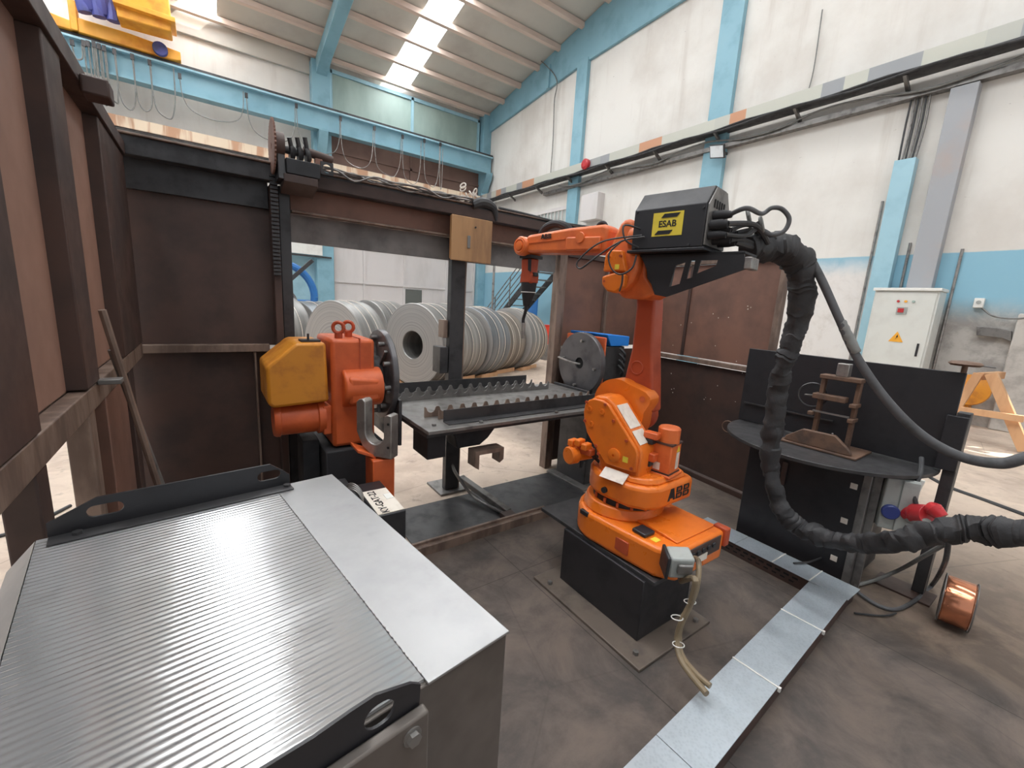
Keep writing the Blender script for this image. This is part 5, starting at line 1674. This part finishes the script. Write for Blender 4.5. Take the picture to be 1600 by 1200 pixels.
bkp = [(-.757, ZT + .002), (-.155, ZT + .002), (-.155, ZT + .04), (-.175, ZT + .06), (-.215, ZT + .092), (-.655, ZT + .092), (-.71, ZT + .066), (-.757, ZT + .044)]
bp(MB().plate(bkp, [slot(-.64, ZT + .052, .045, .017), slot(-.22, ZT + .052, .04, .017)], 1.026, 1.034, 'y'), 'rear_lifting_angle', 'black')
bp(MB().box(-.757, -.155, .975, 1.026, ZT + .0005, ZT + .006), 'rear_angle_foot', 'steel_dark', .001)
for xx in (-.70, -.17):
    bp(MB().cyl((xx, 1.005, ZT + .006), (xx, 1.005, ZT + .014), .012, n=6), 'angle_bolt', 'steel_dark')
fkp = [(-1.0, ZT - .02), (-.235, ZT - .02), (-.232, ZT + .022), (-.245, ZT + .034), (-.30, ZT + .044), (-.34, ZT + .042), (-.365, ZT + .03), (-.42, ZT + .024), (-1.0, ZT + .024)]
fk = MB().plate([(-1.0, ZT - .02), (-.235, ZT - .02), (-.232, ZT + .032), (-.25, ZT + .046), (-.315, ZT + .066), (-.355, ZT + .064), (-.41, ZT + .058), (-1.0, ZT + .058)], [slot(-.308, ZT + .024, .010, .022)], -.022, -.016, 'y')
bp(fk, 'front_lifting_angle', 'black')
bp(MB().box(-1.0, -.228, -.046, -.024, -.8, ZT - .004), 'front_side_plate', 'alu_side', .003)
bp(MB().cyl((-.262, -.046, ZT - .032), (-.262, -.058, ZT - .032), .0125, n=6), 'plate_bolt', 'steel_mid')
bp(MB().lathe([(0, 0), (.017, 0), (.017, .003), (0, .003)], (-.262, -.046, ZT - .032), (0, -1, 0), 20), 'bolt_washer', 'steel_mid')
# black beam with the pencilled note
kb = thing('black_beam', 'black square beam with an inked paper note behind the bench', 'beam', (.64, 2.0, .3))
MB().box(.565, .70, 1.76, 2.14, .0, .62).build('beam', 'black', kb, .005)
MB().box(.572, .695, 1.77, 2.03, .6205, .6235).build('paper_note', 'paper', kb)
Tk = frame((.612, 1.895, .6245), (0, 1, 0), (-1, 0, 0))
kt = MB().text('KY-GAT-22', .05, Tk, .0003, .0008)
kt.build('note_lettering', 'black_ink', kb)
MB().box(.655, .69, 1.90, 1.955, .6237, .627).build('white_tab', 'white', kb, .001)
bk = MB().box(.28, .56, 1.96, 2.3, .0, .60)
tag(bk.build('black_plinth', 'black_matt', bevel=.004), 'low black steel plinth left of the noted beam, behind the bench', 'plinth')
wr = MB()
for i in range(4):
    wr.torus((.50 + .004 * i, 1.90 + .012 * i, .655 + .004 * i), (.9, .5, .1), .055, .004, 26, 6)
tag(wr.build('cable_roll', 'steel_mid'), 'small roll of gray cable behind the corner of the bench', 'cable roll')


# ------------------------------------------------------------------ pieces that belong to a part become its sub-parts
def sub(root, part, names):
    kids = list(root.children)
    ps = [o for o in kids if o.name.split('.')[0] == part]
    if not ps:
        return
    for o in kids:
        if o.name.split('.')[0] in names:
            o.parent = ps[0]


sub(ec, 'door', ('indicator_lamp', 'switch_plate', 'main_switch', 'warning_triangle', 'warning_bolt', 'door_handle'))
sub(rob, 'side_cover', ('cover_bolt', 'round_cap'))
sub(rob, 'rear_motor', ('motor_cap', 'motor_label', 'motor_seam', 'warning_label'))
sub(rob, 'turret', ('turret_plug', 'paper_note'))
sub(rob, 'upper_arm', ('arm_cover', 'cast_ridge'))
sub(rob, 'wrist', ('wrist_ring',))
sub(rob, 'lower_arm', ('arm_cap_ring',))
sub(hs, 'face_disc', ('disc_bolt', 'rib'))
sub(hs, 'gearbox_body', ('lifting_eye', 'seam'))
sub(ts, 'face_disc', ('disc_bolt', 'spindle_bore', 'lock_lever'))
sub(wf, 'case', ('yellow_sticker', 'sticker_lettering', 'case_screw'))
sub(wf, 'rear_panel', ('vent_slots', 'connector'))
sub(tb, 'cover', ('slot_handle', 'lock'))
sub(tt, 'cabinet', ('hinge', 'door_handle'))
sub(tt, 'divider_screen', ('screen_rib',))
sub(BX, 'front_side_plate', ('plate_bolt', 'bolt_washer'))
sub(BX, 'rear_lifting_angle', ('rear_angle_foot', 'angle_bolt'))
sub(kb, 'paper_note', ('note_lettering', 'white_tab'))
sub(gbx, 'box', ('lid', 'blue_outlet'))
sub(wt, 'torch_body', ('body_inset', 'trigger_lug'))
